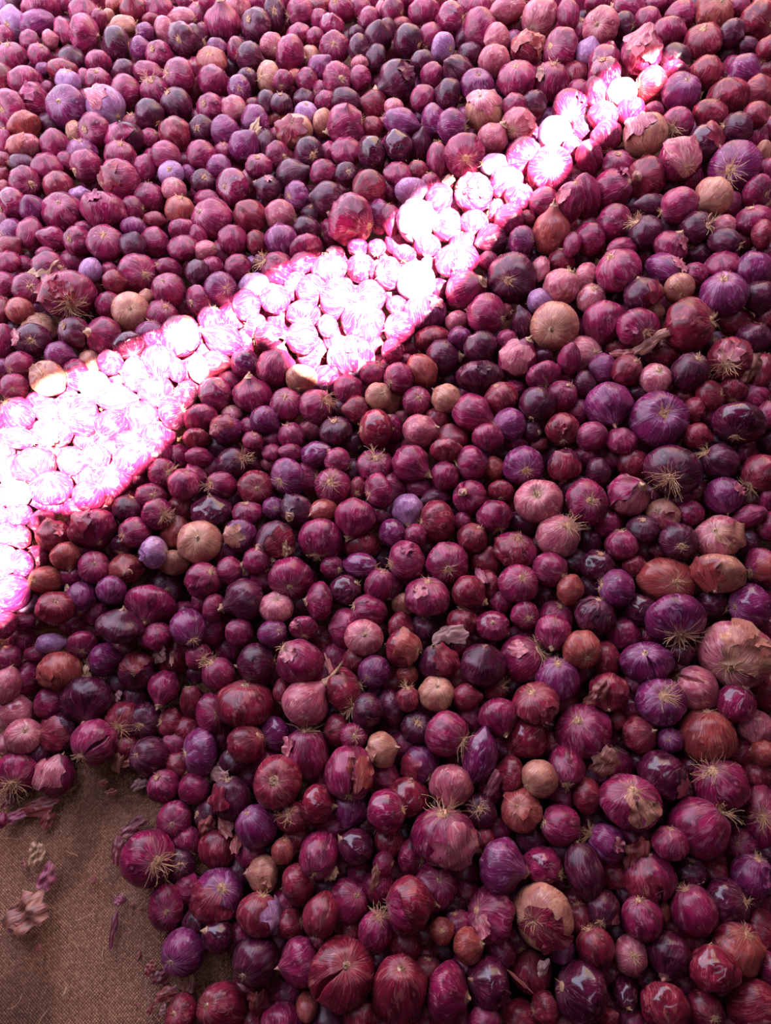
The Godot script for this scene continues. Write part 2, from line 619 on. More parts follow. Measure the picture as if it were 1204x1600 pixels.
func read_row(text: String) -> Row:
	var q := text.split(" ", false)
	var r := Row.new()
	r.at = Vector3(float(q[0]), float(q[1]), float(q[2])) * 0.001
	r.axis = Vector3(float(q[3]), float(q[4]), float(q[5])).normalized()
	r.s = float(q[7]) * 0.0001
	r.t = float(q[8]) * 0.0001
	r.b = float(q[9]) * 0.0001
	r.skin = q[10]
	r.end = q[11]
	r.marks = q[12]
	for k in range(13, q.size() - 3):
		var to := Vector3(float(q[k + 1]), float(q[k + 2]), float(q[k + 3])).normalized()
		if q[k] == "skin:":
			r.torn = to
			r.torn_tone = q[k + 4] if q.size() > k + 4 else ""
		elif q[k] == "crack:":
			r.crack = to
	var ref := Vector3.UP.cross(r.axis)
	if ref.length() < 0.05:
		ref = Vector3.RIGHT.cross(r.axis)
	ref = ref.normalized()
	var x := ref.rotated(r.axis, deg_to_rad(float(q[6])))
	# bulb axes: y runs from root to neck
	var y := -r.axis if r.end in ["R", "D"] else r.axis
	r.basis = Basis(x, y, x.cross(y))
	return r

func make_bulb(r: Row, k: float) -> Bulb:
	var p := Bulb.new()
	p.s = r.s
	p.t = r.t
	p.b = r.b
	p.seed = k * 3.77
	var w := rng.randf()
	p.neck = 0.06 + 0.12 * w
	p.dimple = rng.randf_range(0.04, 0.12)
	if r.end == "N":
		p.neck = rng.randf_range(0.18, 0.30)
		p.b = r.b * 0.93
	if "L" in r.marks:
		p.neck = 0.34
	if r.end == "D":
		p.dimple = 0.14
	p.lump = rng.randf_range(0.03, 0.065)
	p.rib = rng.randf_range(0.003, 0.010)
	if "B" in r.marks:
		p.dimple = 0.30
	if "P" in r.marks:
		p.crumple = 0.045
		p.rib = 0.02
	if "C" in r.marks:
		var c := r.basis.inverse() * r.crack
		var from := 0.02 if r.end != "N" else 0.45
		p.cracks.append([rng.randf() * TAU if r.crack == Vector3.ZERO else atan2(c.z, c.x), from, from + 0.5, 0.26])
	return p

func make_onions() -> void:
	var n := 0
	for text in ONIONS.split("\n", false):
		var cut := text.split("|")
		var r := read_row(cut[0])
		var p := make_bulb(r, n)
		var root := Node3D.new()
		root.name = "red_onion" if n == 0 else "red_onion_%03d" % n
		var half := Vector3(r.basis.x.y * r.s, r.basis.y.y * r.b, r.basis.z.y * r.t).length()
		root.position = r.at - Vector3(0, half, 0)
		root.set_meta("label", cut[1])
		root.set_meta("category", "onion")
		add_child(root)
		var xf := Transform3D(r.basis, Vector3(0, half, 0))
		var v := (2 + n % 2) if "S" in r.marks else (n % 4 if n % 3 == 0 else n % 2)
		var look: StandardMaterial3D = (glossy if "G" in r.marks else skin)[r.skin + str(v)]
		var fine: bool = "C" in r.marks
		part(root, "bulb", mesh_of(bulb_arrays(p, 144 if fine else 36, 44 if fine else 22)), look, xf)
		if r.end == "R":
			var st := tool()
			var long_hair: bool = "H" in r.marks
			root_tuft(st, p, rng, 44 if long_hair else 20, 0.75 if long_hair else 0.34, 0.21 if long_hair else 0.17)
			part(root, "root_tuft", finished(st), straw_mat, xf)
		elif r.end == "D":
			var st := tool()
			root_tuft(st, p, rng, 12 if "B" in r.marks else 5, 0.16, 0.20 if "B" in r.marks else 0.13)
			part(root, "root_plate", finished(st), dry_mats[2], xf)
		if r.end == "N" or r.end == "X" or "n" in r.marks or "N" in r.marks:
			var st := tool()
			if "L" in r.marks:
				neck_stub(st, p, rng, 1.3, 0.09, 0.35)
			else:
				neck_stub(st, p, rng, rng.randf_range(0.14, 0.34), rng.randf_range(0.07, 0.13), rng.randf_range(-0.15, 0.15))
			part(root, "neck", finished(st), dry_mats[2 if n % 3 else 0], xf)
		if r.end == "X":
			var st := tool()
			root_tuft(st, p, rng, 8, 0.25, 0.15)
			part(root, "root_tuft", finished(st), straw_mat, xf)
		if "T" in r.marks or "F" in r.marks:
			for piece in 3 if "F" in r.marks else 1:
				var st := tool()
				var towards := Vector3(rng.randf_range(-0.8, 0.8), 1.0, rng.randf_range(0.0, 1.0)).normalized()
				if r.torn != Vector3.ZERO and piece == 0:
					towards = r.torn
				skin_patch(st, p, r.basis.inverse() * towards, rng.randf_range(0.40, 0.65) if "F" in r.marks else rng.randf_range(0.6, 1.0), 0.03 + 0.008 * piece, 0.12, n * 1.7 + piece)
				var tint: String = ["r", "k"][n % 2] if r.skin in ["t", "o"] else (["t", "o"][(n + piece) % 2] if r.skin == "k" else ["r", "k", "o", "r", "m"][n % 5])
				if r.torn_tone != "" and (piece == 0 or r.torn_tone == "t"):
					tint = r.torn_tone
				part(root, "torn_skin", finished(st), skin[tint + str((n + piece) % 4)], xf)
		elif n % 4 == 1 and not fine and r.end != "D":
			# a small loose flake of its own outer skin
			var st := tool()
			var towards := Vector3(rng.randf_range(-1.0, 1.0), 1.0, rng.randf_range(-0.3, 1.0)).normalized()
			skin_patch(st, p, r.basis.inverse() * towards, rng.randf_range(0.28, 0.50), 0.022, 0.16, n * 2.9)
			part(root, "loose_skin", finished(st), skin[(r.skin if n % 8 == 1 else "k") + str((n + 1) % 4)], xf)
		n += 1

# ---------------------------------------------------------------- the rest of the heap
var shapes := []

func make_heap_shapes() -> void:
	for k in 14:
		var p := Bulb.new()
		p.s = 1.0
		p.t = 1.0
		p.b = 1.0
		p.seed = 100.0 + k * 7.3
		p.neck = rng.randf_range(0.05, 0.28)
		p.dimple = rng.randf_range(0.03, 0.12)
		p.lump = rng.randf_range(0.03, 0.08)
		p.rib = rng.randf_range(0.003, 0.010)
		p.crumple = 0.06 if k % 4 == 0 else 0.0
		shapes.append([bulb_arrays(p, 26, 16), bulb_arrays(p, 14, 9), p])

var heap := {}      # skin and shape -> places

func heap_add(key: String, xf: Transform3D) -> void:
	if not heap.has(key):
		heap[key] = []
	heap[key].append(xf)

func scatter(parent: Node3D, called: String, mesh: Mesh, m: Material, places: Array) -> void:
	var mm := MultiMesh.new()
	mm.transform_format = MultiMesh.TRANSFORM_3D
	mm.mesh = mesh
	mm.instance_count = places.size()
	for i in places.size():
		mm.set_instance_transform(i, places[i])
	var o := MultiMeshInstance3D.new()
	o.name = called
	o.multimesh = mm
	o.material_override = m
	parent.add_child(o, true)

func make_heap() -> void:
	var spots := {}
	var tufts := [[], [], []]
	var n := 0
	for table in [ONIONS, HEAP]:
		for text in table.split("\n", false):
			var r := read_row(text.split("|")[0])
			var cell := Vector2i(floori(r.at.x / 0.08), floori(r.at.z / 0.08))
			if not spots.has(cell):
				spots[cell] = []
			spots[cell].append([r.at, (r.s + r.t + r.b) / 3.0])
			if table == ONIONS:
				continue
			var xf := Transform3D(r.basis * Basis.from_scale(Vector3(r.s, r.b, r.t)), r.at)
			var v := (2 + n % 2) if "S" in r.marks else (n % 4 if n % 3 == 0 else n % 2)
			heap_add(r.skin + str(v) + (",bare" if "G" in r.marks else ",dull"), xf)
			if r.end in ["R", "D", "X"]:
				tufts[2 if "H" in r.marks else n % 2].append(xf)
			n += 1
	# onions under and beyond the ones in view
	var z := -2.75
	var odd := false
	while z < 0.42:
		var x := -1.75
		while x < 1.8:
			var px := x + (0.029 if odd else 0.0) + rng.randf_range(-0.01, 0.01)
			var pz := z + rng.randf_range(-0.01, 0.01)
			x += 0.058
			var wide := 0.62 + 0.42 * maxf(0.0, 0.3 - pz)
			if absf(px) > wide or bare_distance(px, pz) < 0.045:
				continue
			var inside := absf(px) < wide - 0.14 and pz < 0.12 and pz > -2.1
			for layer in 1 if inside else 4:
				add_hidden(spots, px + 0.029 * (layer % 2), pz + 0.021 * (layer % 2), heap_height(px, pz) - (0.030 if inside else 0.036 * layer))
		z += 0.05 if z > -2.1 and z < 0.12 else 0.042
		odd = not odd
	var root := Node3D.new()
	root.name = "onion_heap"
	root.set_meta("kind", "stuff")
	root.set_meta("label", "heap of smaller and half buried red onions filling the photo")
	root.set_meta("category", "onions")
	add_child(root)
	var turn_of := 0
	for key in heap:
		var q: PackedStringArray = key.split(",")
		var shape: Array = shapes[turn_of % shapes.size()]
		scatter(root, "small_onions", mesh_of(shape[1 if q[1] == "under" else 0]), glossy[q[0]] if q[1] == "bare" else skin[q[0]], heap[key])
		turn_of += 1
	for k in 3:
		var p: Bulb = shapes[k + 1][2]
		var st := tool()
		root_tuft(st, p, rng, [9, 12, 24][k], [0.24, 0.32, 0.7][k], 0.19, 0.016)
		scatter(root, "root_tufts", finished(st), straw_mat, tufts[k])

func add_hidden(spots: Dictionary, px: float, pz: float, top: float) -> void:
	var rad := rng.randf_range(0.021, 0.028)
	var y := top
	for step in 8:
		if y < rad:
			return
		var at := Vector3(px, y, pz)
		var c := Vector2i(floori(px / 0.08), floori(pz / 0.08))
		var free := true
		for a in [-1, 0, 1]:
			for b in [-1, 0, 1]:
				for q in spots.get(c + Vector2i(a, b), []):
					if at.distance_to(q[0]) < q[1] + rad * 0.75:
						free = false
		if free:
			if not spots.has(c):
				spots[c] = []
			spots[c].append([at, rad])
			var turn := Basis.from_euler(Vector3(rng.randf() * TAU, rng.randf() * TAU, rng.randf() * TAU))
			heap_add(["m", "m", "d", "r", "m", "p"][rng.randi() % 6] + str(rng.randi() % 4) + ",under", Transform3D(turn * Basis.from_scale(Vector3(rad, rad * rng.randf_range(0.85, 1.1), rad)), at))
			return
		y -= 0.012

# ---------------------------------------------------------------- loose skins
func scrap_mesh(length: float, width: float, bow: float, sd: float) -> ArrayMesh:
	# a dry scale of skin: a jagged outline, bowed across and crumpled, as thick as paper
	var st := tool()
	var rings := 8
	var n := 32
	for face in [1.0, -1.0]:
		var grid := []
		for k in rings + 1:
			var ring := []
			for i in n:
				var a := TAU * i / n
				var jag := 1.0 + 0.24 * noise_a.get_noise_2d(cos(a) * 0.9 + sd, sin(a) * 0.9 - sd) + 0.12 * noise_a.get_noise_2d(cos(a) * 3.0 + sd, sin(a) * 3.0)
				var q := jag * k / rings
				var x := cos(a) * q * width * 0.5
				var z := sin(a) * q * length * 0.5
				var fx := x / width
				var fz := z / length
				var y := bow * width * (0.5 - 2.0 * fx * fx) + 0.5 * bow * length * -fz * fz + 0.09 * width * noise_a.get_noise_2d(fx * 2.2 + sd, fz * 2.6) + 0.030 * width * noise_a.get_noise_2d(fx * 8.0, fz * 3.0 + sd)
				ring.append([Vector3(x, y + 0.00015 * face, z), Vector2(fx + sd * 0.13, fz * 0.6)])
			grid.append(ring)
		for k in rings:
			for i in n:
				var i2 := (i + 1) % n
				var quad := [grid[k][i], grid[k][i2], grid[k + 1][i], grid[k][i2], grid[k + 1][i2], grid[k + 1][i]]
				if face < 0.0:
					quad.reverse()
				for v in quad:
					st.set_smooth_group(0)
					st.set_uv(v[1])
					st.add_vertex(v[0])
	st.generate_normals()
	return st.commit()

func make_scraps() -> void:
	var n := 0
	for text in SCRAPS.split("\n", false):
		var cut := text.split("|")
		var q := cut[0].split(" ", false)
		var o := MeshInstance3D.new()
		o.name = "onion_skin_scrap" if n == 0 else "onion_skin_scrap_%03d" % n
		o.mesh = scrap_mesh(float(q[3]) * 0.001, float(q[4]) * 0.001, float(q[9]) * 0.01, n * 2.31)
		o.material_override = dry_mats[int(q[5])]
		o.position = Vector3(float(q[0]), float(q[1]), float(q[2])) * 0.001
		o.rotation_degrees = Vector3(float(q[6]), float(q[7]), float(q[8]))
		o.set_meta("label", cut[1])
		o.set_meta("category", "onion skin")
		o.set_meta("group", "loose onion skins")
		add_child(o)
		n += 1

func make_litter() -> void:
	# crumbs of skin and bits of straw that nobody could count, thickest along the heap's edge
	var st := tool()
	var bits := []
	for k in 6:
		bits.append(scrap_mesh(0.012, 0.007, 0.4, 50.0 + k * 3.1))
	var n := 0
	for k in 900:
		var x := rng.randf_range(-0.95, 0.0)
		var z := rng.randf_range(-0.6, 0.42)
		var e := bare_distance(x, z)
		if e > 0.01 or rng.randf() > (exp(e / 0.035) + 0.012):
			continue
		var f := rng.randf_range(0.25, 1.1)
		st.append_from(bits[k % 6], 0, Transform3D(Basis.from_euler(Vector3(rng.randf_range(-0.4, 0.4), rng.randf() * TAU, rng.randf_range(-0.4, 0.4))) * Basis.from_scale(Vector3(f, f, f)), Vector3(x, 0.010 + 0.002 * rng.randf(), z)))
		n += 1
	var mesh := st.commit()
	mesh.surface_set_material(0, dry_mats[1])
	var fibres := tool()
	for k in 46:
		var x := rng.randf_range(-0.62, -0.27)
		var z := rng.randf_range(-0.22, 0.2)
		if k < 26:
			x = rng.randf_range(-0.62, -0.50)
			z = rng.randf_range(-0.24, -0.08)
		if bare_distance(x, z) > -0.004:
			continue
		var at := Vector3(x, 0.010, z)
		var dir := Vector3(rng.randf_range(-1, 1), 0, rng.randf_range(-1, 1)).normalized()
		var line := [at]
		for s in 4:
			dir = (dir + Vector3(rng.randf_range(-0.5, 0.5), 0, rng.randf_range(-0.5, 0.5))).normalized()
			at += dir * rng.randf_range(0.003, 0.009)
			at.y = 0.010 + 0.003 * rng.randf()
			line.append(at)
		tube(fibres, line, 0.0005, 0.0004, 4)
	fibres.generate_normals()
	fibres.commit(mesh)
	mesh.surface_set_material(1, straw_mat)
	var o := MeshInstance3D.new()
	o.name = "skin_litter"
	o.mesh = mesh
	o.set_meta("kind", "stuff")
	o.set_meta("label", "crumbs of dry onion skin and straw strewn on the bare burlap")
	o.set_meta("category", "litter")
	add_child(o)


# ---------------------------------------------------------------- tables
const ROOF_GAP := "-0.102,0.464;-0.028,0.364;0.056,0.282;0.138,0.229;0.201,0.190;0.255,0.158;0.333,0.114;0.400,0.069;0.435,0.027;0.493,-0.005;0.536,-0.032;0.595,-0.050;0.653,-0.077;0.698,-0.138;0.731,-0.178;0.768,-0.194;0.808,-0.216;0.848,-0.230;0.883,-0.256;0.917,-0.275;0.940,-0.302;0.958,-0.358;0.980,-0.387;1.005,-0.389;1.017,-0.371;1.038,-0.412;1.061,-0.442;1.084,-0.457;1.107,-0.444;1.134,-0.473;1.167,-0.486;1.176,-0.460;1.146,-0.412;1.118,-0.377;1.104,-0.329;1.073,-0.310;1.043,-0.298;1.019,-0.264;0.996,-0.247;0.977,-0.213;0.956,-0.183;0.927,-0.167;0.907,-0.144;0.881,-0.106;0.856,-0.096;0.828,-0.031;0.803,0.015;0.766,0.062;0.731,0.094;0.707,0.138;0.680,0.174;0.643,0.205;0.605,0.229;0.568,0.247;0.528,0.232;0.491,0.182;0.454,0.152;0.423,0.166;0.389,0.201;0.357,0.229;0.328,0.278;0.308,0.351;0.272,0.405;0.240,0.449;0.204,0.495;0.155,0.504;0.088,0.501;0.106,0.616;0.101,0.683;0.040,0.737;-0.066,0.770"
const BARE := "-0.992,-0.165;-0.535,-0.158;-0.471,-0.183;-0.402,-0.193;-0.365,-0.105;-0.392,-0.061;-0.347,-0.009;-0.326,0.071;-0.307,0.117;-0.306,0.217;-0.280,0.406;-0.776,0.406"
const ONIONS := """
-338 53 -57 62 76 21 174 395 379 338 m R H|large magenta onion at the burlap's edge, long-haired root tuft facing up
-298 27 -49 29 96 4 -172 264 228 217 d R P|small dark purple onion with a pale root stub, touching the large burlap-edge onion
-309 32 4 28 91 29 143 259 320 252 m D -|magenta onion with a small tan root scar, resting on the burlap below the dark one
-278 35 60 -40 81 42 170 306 306 293 p D -|dark purple glossy onion beside the burlap with one tiny hole
-272 32 133 -33 93 -19 -158 264 213 210 r D -|bright red onion with a shrivelled patch, lying on the burlap at its lower edge
-224 61 -136 -13 67 -73 -169 301 301 329 d R T skin: -62 77 14 r|dark purple onion whose torn red skin hangs open beside its stubby root
-311 34 -111 9 91 41 142 264 280 237 m D -|round magenta onion at the pile's edge, dark pinhole root scar facing up
-234 47 -9 30 90 -31 -155 372 377 327 p R S,T skin: -34 86 38 r|white-striped purple onion half wrapped in a dry red skin
-228 57 40 -73 62 -30 -173 225 225 219 d X G|small glossy dark purple onion above and right of the dark purple glossy onion
-170 69 -36 -90 44 -3 178 254 254 228 t N -|golden tan onion fading to magenta with a thin neck, lying in a gap
-90 105 -59 -16 59 79 174 276 276 351 m D P|scuffed magenta onion with a ragged bottom and tan scabs
-40 111 -68 -84 37 -39 178 246 246 239 d X G|almost black smooth onion sunk between redder ones
-118 95 -23 91 30 -29 -177 264 264 211 r X -|small deep red onion directly right of the golden tan onion fading to magenta
-49 96 -4 49 83 -26 -178 288 266 241 m D -|glossy magenta onion with a long slit-shaped tan root scar
-84 117 14 -29 28 92 176 234 234 279 r D -|small deep red onion above and right of the magenta onion tapering to a point
-170 83 14 18 43 -89 -171 301 301 273 r R T skin: 89 45 -9 l|flat-faced red onion with a ragged lilac skin end on its right
-13 109 32 20 71 -67 -180 229 229 267 m R H,S|small striped magenta onion below and left of the red onion with lifted skin flaps
-56 111 79 21 93 -29 180 412 443 374 r D C crack: -49 82 28|largest maroon onion of the front, skin split open down from its root
-112 88 68 -88 40 24 -178 311 311 260 m N -|magenta onion tapering to a point, beside the big split maroon one
-172 73 68 -43 71 56 174 311 311 319 d D -|blackish wrinkled onion with a torn hole, beside the burlap's shadow
-215 51 122 -53 84 -12 -168 306 306 353 r D -|reddish onion with a ringed oval root plate at the bottom of the photo
79 120 -81 -4 66 -75 175 436 436 374 m R H,P,T|big papery magenta onion with a wide brush of root hairs on top
18 114 99 3 78 -62 178 351 351 502 r D -|large smooth brick-maroon onion with a tiny dry scar on top
1 129 -112 -92 -39 8 174 287 287 261 m X G|glossy magenta onion below and left of the glossy maroon onion with window glints
32 101 -134 12 73 -67 180 304 304 266 r X G|glossy maroon onion with window glints above the big papery one
67 93 -21 18 94 -28 174 309 328 277 m D P|magenta onion with a cracked dark scar flecked white
31 126 1 98 -18 -2 180 346 346 300 r X T skin: -69 59 41 m|red onion with lifted skin flaps tucked under the white-flecked one
155 119 -44 90 36 24 -176 363 363 305 p N P|purple onion with a scuffed face and a pale stub pointing right
211 118 -44 84 39 39 -173 255 255 255 m R G,P|small glossy magenta onion directly above the big onion with flaking tan and red skin
138 109 14 79 -55 27 -178 370 370 252 m X P|wrinkled magenta oval onion left of the tan broken-skinned one
204 123 15 -65 72 22 -173 410 410 279 t R F,T skin: -35 75 55 r|big onion with flaking tan and red skin, its bare tan side up
107 118 48 79 61 -7 177 224 224 193 o N -|small orange-red onion with a pale round tip
78 117 100 92 33 21 176 367 367 250 m N -|tall bright magenta onion tapering to a pale ragged tip at lower right
129 112 90 -85 50 -17 -176 314 314 231 d X G|glossy dark purple onion directly below the wrinkled magenta oval onion
247 112 99 92 -32 24 178 381 381 300 d X G|glossy dark magenta onion with bright glints, bottom of the photo
263 126 -39 18 -7 98 -167 251 251 350 d X P|small wrinkled dark purple onion below and left of the large purple and tan onion
239 122 -95 91 -40 11 -173 271 271 284 m X S|small striped magenta onion directly left of the large purple and tan onion
298 120 -72 -87 11 -47 169 258 258 258 p R H|small purple onion below and left of the large purple and tan onion
352 118 -30 -21 42 -89 161 342 342 315 m X C,T skin: -66 69 29 r crack: 1 93 37|cracked magenta onion half hidden under a brown papery skin
378 140 -71 -3 -58 81 -158 243 243 213 m X S|small striped magenta onion below and left of the large tilted magenta onion
487 107 -72 -57 82 0 164 227 228 200 m D -|magenta onion with a spiral peel ring and a tan neck end
489 118 -32 15 64 -75 154 287 287 287 p R -|purple onion, root tuft showing, below and right of the large tilted magenta onion
450 117 -2 64 77 0 -180 305 305 262 d R G|glossy dark purple onion, root tuft showing, below and right of the large tilted magenta onion
401 125 8 -36 35 -86 160 303 303 315 m R -|magenta onion, root tuft showing, directly below the large tilted magenta onion
332 125 18 -20 54 -82 160 274 274 282 m R -|small magenta onion, root tuft showing, directly above the smooth heart-shaped maroon onion
285 120 5 -41 57 71 -164 209 209 237 d R -|small dark purple onion directly right of the big onion with flaking tan and red skin
268 123 49 -37 39 -84 167 244 244 244 r R -|small deep red onion directly above the glossy dark magenta onion with bright glints
314 115 59 -7 100 -1 -5 243 215 201 k R -|pale pinkish onion with its square root disc facing up, in the dark corner
363 116 58 -43 34 84 -161 296 296 287 d N P|wrinkled dark onion with a tan tip at its lower left
450 118 50 19 81 -55 149 348 348 318 r R T skin: -10 99 9 o|brick-red onion with a torn skin edge and short root on its shoulder
409 141 73 -9 30 -95 159 306 306 266 r X G,P|glossy deep red onion above and right of the smooth heart-shaped maroon onion
349 115 115 20 -59 -79 159 311 311 266 r X G|smooth heart-shaped maroon onion at the photo's bottom edge
399 113 117 12 91 39 -153 221 221 234 r R -|small deep red onion, root tuft showing, directly right of the smooth heart-shaped maroon onion
459 117 113 82 57 -7 173 321 321 332 r X -|very large red onion filling the bottom right corner
425 125 -92 67 55 -49 171 393 393 413 m R H|large tilted magenta onion with a fringe of dry root hairs on its right
518 119 -107 -41 90 12 73 261 430 304 m R H|magenta onion at the right edge with a spreading straw root tuft
-585 70 -300 14 32 -94 -152 212 212 283 k X -|pink-orange smooth onion cut by the left edge
-512 57 -326 17 -11 98 160 359 359 312 o X -|oval onion with smooth dry brick-red skin, above the dark wrinkled one
-392 56 -326 13 97 22 48 307 295 301 d N T skin: 15 90 -42 r|dull purple onion with a torn skin collar round its pale neck
-347 52 -302 -8 27 96 161 249 249 293 m N -|small magenta onion, neck end showing, directly above the very dark smooth onion
-465 44 -282 15 43 89 156 428 428 350 d X P|big dark wrinkled onion with a dry skin sliver across it
-551 51 -227 38 90 -21 -112 281 276 243 k D S|cream-topped pink onion with a star-shaped crack
-507 33 -235 -67 73 15 164 347 347 266 d X P,T skin: -24 92 29 r|wrinkled dark purple onion directly right of the cream-topped pink onion with a star-shaped crack
-441 55 -218 -28 59 76 152 341 341 336 m R C crack: 71 70 -10|magenta onion with a diagonal skin seam, just above the burlap
-410 32 -253 5 83 56 139 291 334 270 r R H|deep red onion above and right of the magenta onion with a diagonal skin seam
-358 40 -199 -52 85 10 164 297 297 319 d D -|very dark smooth onion with a small pale scar, above the bare burlap
-558 33 -177 18 67 72 144 326 326 282 m R H|magenta onion whose straw root tuft points down to the burlap litter
-500 32 -172 32 35 -88 -155 290 290 315 m N T skin: -17 99 -2 k|magenta onion with torn skin and a ragged lilac flap on the burlap
-197 96 -327 -99 -4 15 163 317 317 286 d X -|dark purple onion directly above the large flattened brick-red onion
-129 118 -323 -65 63 -42 169 345 345 357 m R -|big streaked magenta onion with a few root hairs, above the long-necked one
-118 109 -263 70 32 -63 -166 357 357 357 k N L|streaky pinkish onion with a long dried neck curling upward
-61 108 -282 92 27 -28 -165 354 354 263 r R -|deep red onion, root tuft showing, below and right of the big streaked magenta onion
-27 120 -250 -94 31 -16 168 259 259 236 d R H|blackish round onion with root hairs splayed on its left
-5 115 -196 87 49 -3 -169 255 255 216 t X S|small striped tan onion above and left of the glossy maroon onion with window glints
-212 86 -268 4 61 -79 -168 450 450 342 r D -|large flattened brick-red onion with its dry root on top
-279 56 -203 81 -54 -22 -167 354 354 241 p X -|purple onion directly right of the very dark smooth onion
-204 91 -209 -74 -57 36 163 286 286 286 r X -|deep red onion directly below the large flattened brick-red onion
-116 85 -196 2 65 -76 -173 347 347 396 m R H,S,n|striped magenta onion, root tuft up and pointed end down, mid front
-153 108 -153 -8 99 7 122 378 340 315 r D B|maroon onion with a big octagonal root plate facing the viewer
-50 119 -164 -1 37 93 177 345 345 406 m D C,T skin: 51 86 6 o crack: 18 95 26|magenta onion with its skin split open over a tan strip
-95 108 -123 93 33 13 -174 278 278 229 r X G|glossy deep red onion above and left of the almost black smooth onion
-182 78 -97 -48 66 -57 -176 306 306 304 p D -|purple onion, root scar showing, directly above the golden tan onion fading to magenta
26 129 -342 -85 -46 -27 161 285 285 260 r X T|torn-skinned deep red onion below and left of the broad striped magenta onion
79 121 -321 -30 73 -62 168 290 290 290 d X P,T|wrinkled dark purple onion directly below the broad striped magenta onion
144 136 -313 6 86 -52 173 343 343 333 d N -|dark purple onion, neck end showing, directly left of the pale-striped bright purple onion
206 124 -326 64 73 -25 -167 359 359 339 m R H|magenta onion, long root hairs showing, above and left of the pale-striped bright purple onion
252 134 -293 -7 84 -54 161 335 335 328 p R S|pale-striped bright purple onion with a flat root crown on top
75 127 -274 -1 96 -29 172 265 271 231 t D -|two-tone onion, tan on one side and purple on the other
162 133 -239 27 26 93 -168 291 291 280 m N P|wrinkled magenta onion, neck end showing, above and right of the bright purple smooth oval onion
215 146 -256 -33 79 -52 157 344 344 234 r R S|striped deep red onion, root tuft showing, below and left of the pale-striped bright purple onion
88 125 -216 75 49 44 -167 332 332 313 m R H|magenta onion with the largest straw root tuft, hanging from its right side
203 116 -213 -76 -4 65 179 312 312 310 r X G|glossy deep red onion above and right of the bright purple smooth oval onion
133 126 -185 25 35 -90 176 250 250 371 p X G|bright purple smooth oval onion right of the big straw tuft
49 99 -178 61 42 67 -171 270 270 268 p R T,n|small torn-skinned purple onion, root tuft showing, directly above the glossy maroon onion with window glints
92 118 -147 -8 40 91 -175 308 308 296 k N -|pinkish onion with its knobbed tip pointing down
213 136 -154 -83 24 51 179 260 260 247 t D -|smooth brown-skinned onion lying on its side
254 126 -172 -14 52 84 -165 257 257 343 m R P|small wrinkled magenta onion above and left of the large purple and tan onion
187 121 -113 -35 92 -16 150 287 285 250 o D S,T skin: -21 86 -46 o|orange-red onion with white stripes and a torn brown cap
285 124 -220 -43 85 -29 145 411 393 349 m R S|broad bright magenta onion with a dark root hollow on top
506 162 -323 -49 56 67 -160 533 491 446 k R F,T skin: -4 96 -29 t|largest onion of the right side, broken papery tan skin
288 154 -332 7 66 75 -153 292 292 271 o D S|dull rose-brown onion with a dark eye-like scar
380 152 -314 -28 93 -24 124 390 295 302 p D C crack: -11 88 46|purple onion split by a black open crack below its neck
447 146 -277 -83 7 -56 156 324 324 322 k D C crack: 36 86 35|smooth pink onion with a short crack, under the largest papery one
497 154 -253 -39 -58 72 -165 280 280 286 m X G,P|glossy magenta onion directly right of the smooth pink onion with a short crack
527 135 -224 -28 20 94 -157 248 248 241 k X S|small striped pink onion directly right of the large dull brick-orange onion
323 141 -272 -24 40 88 -165 294 294 273 r X T|torn-skinned deep red onion directly right of the pale-striped bright purple onion
393 150 -256 -15 99 -4 70 351 358 310 p R H,S|purple onion with fine pale stripes and a long root tuft
363 128 -215 54 84 -3 -168 271 271 227 r X S|small striped deep red onion above and left of the glossy dark purple lumpy onion
454 138 -211 -1 -48 88 -157 405 405 376 o X -|large dull brick-orange onion with a dark blemish on its face
386 129 -158 -82 -10 56 -176 364 364 353 d N G|glossy dark purple lumpy onion beside the broken-necked one
462 135 -146 -52 70 -48 146 377 377 341 m R H|broad bright magenta onion below the dull brick-orange one
333 138 -123 -9 92 -38 143 414 370 342 m R C,T skin: 17 91 39 t crack: 2 94 33|large purple and tan onion with a broken neck
-598 121 -664 46 -14 88 170 384 384 261 r X -|large sunlit onion below and left of the bright pink onion with a white-hot glint
-497 118 -682 -22 39 -89 -167 255 255 213 p X -|shiny lilac onion at the lower end of the sun streak, ringed by glare
-431 121 -677 -68 -61 40 138 312 312 312 m X G|glossy hot-pink onion at the streak's lower edge with a white glint
-460 116 -636 7 95 -32 -146 314 314 256 m X -|sun-bleached onion at the lower left end of the streak's dark border
-558 126 -618 12 92 -37 -138 357 357 243 m X -|sunlit onion directly below the bright pink onion with a white-hot glint
-545 111 -538 -12 80 -59 -160 271 271 265 r N -|rose-red onion just right of the shadow edge that cuts the streak
-479 112 -548 45 13 88 170 389 389 294 m X P,T|large wrinkled magenta onion directly above the dimpled magenta onion with a sunken ring-shaped top
-335 131 -621 31 76 -58 -150 276 276 268 m D S|small striped magenta onion above and right of the magenta onion with trailing root hairs
-375 120 -572 68 62 38 -148 260 282 235 m R H|magenta onion with trailing root hairs left of the flat tan-topped one
-374 115 -505 -100 -9 3 155 268 268 214 l X G|small shiny lavender onion peeled of its outer skin
-518 109 -501 45 -3 89 169 240 240 227 o X -|orange-red onion, smallest bright orange one beside the left shadow edge
-471 103 -484 34 94 7 -71 248 272 227 m D -|dimpled magenta onion with a sunken ring-shaped top
-423 92 -486 36 75 56 162 282 244 264 o N T skin: 80 50 33 r|orange-pink onion with loose red skin flap
-370 38 -470 35 87 34 -132 377 356 323 d D n|big dark maroon onion with a swirl of dry skin on top
-380 77 -428 -5 29 96 158 422 422 298 m N -|broad magenta onion tucked under the dark maroon swirl-topped one
-490 86 -439 -10 3 -99 -159 247 247 255 p X -|smooth rosy purple onion touching a crumb of orange skin
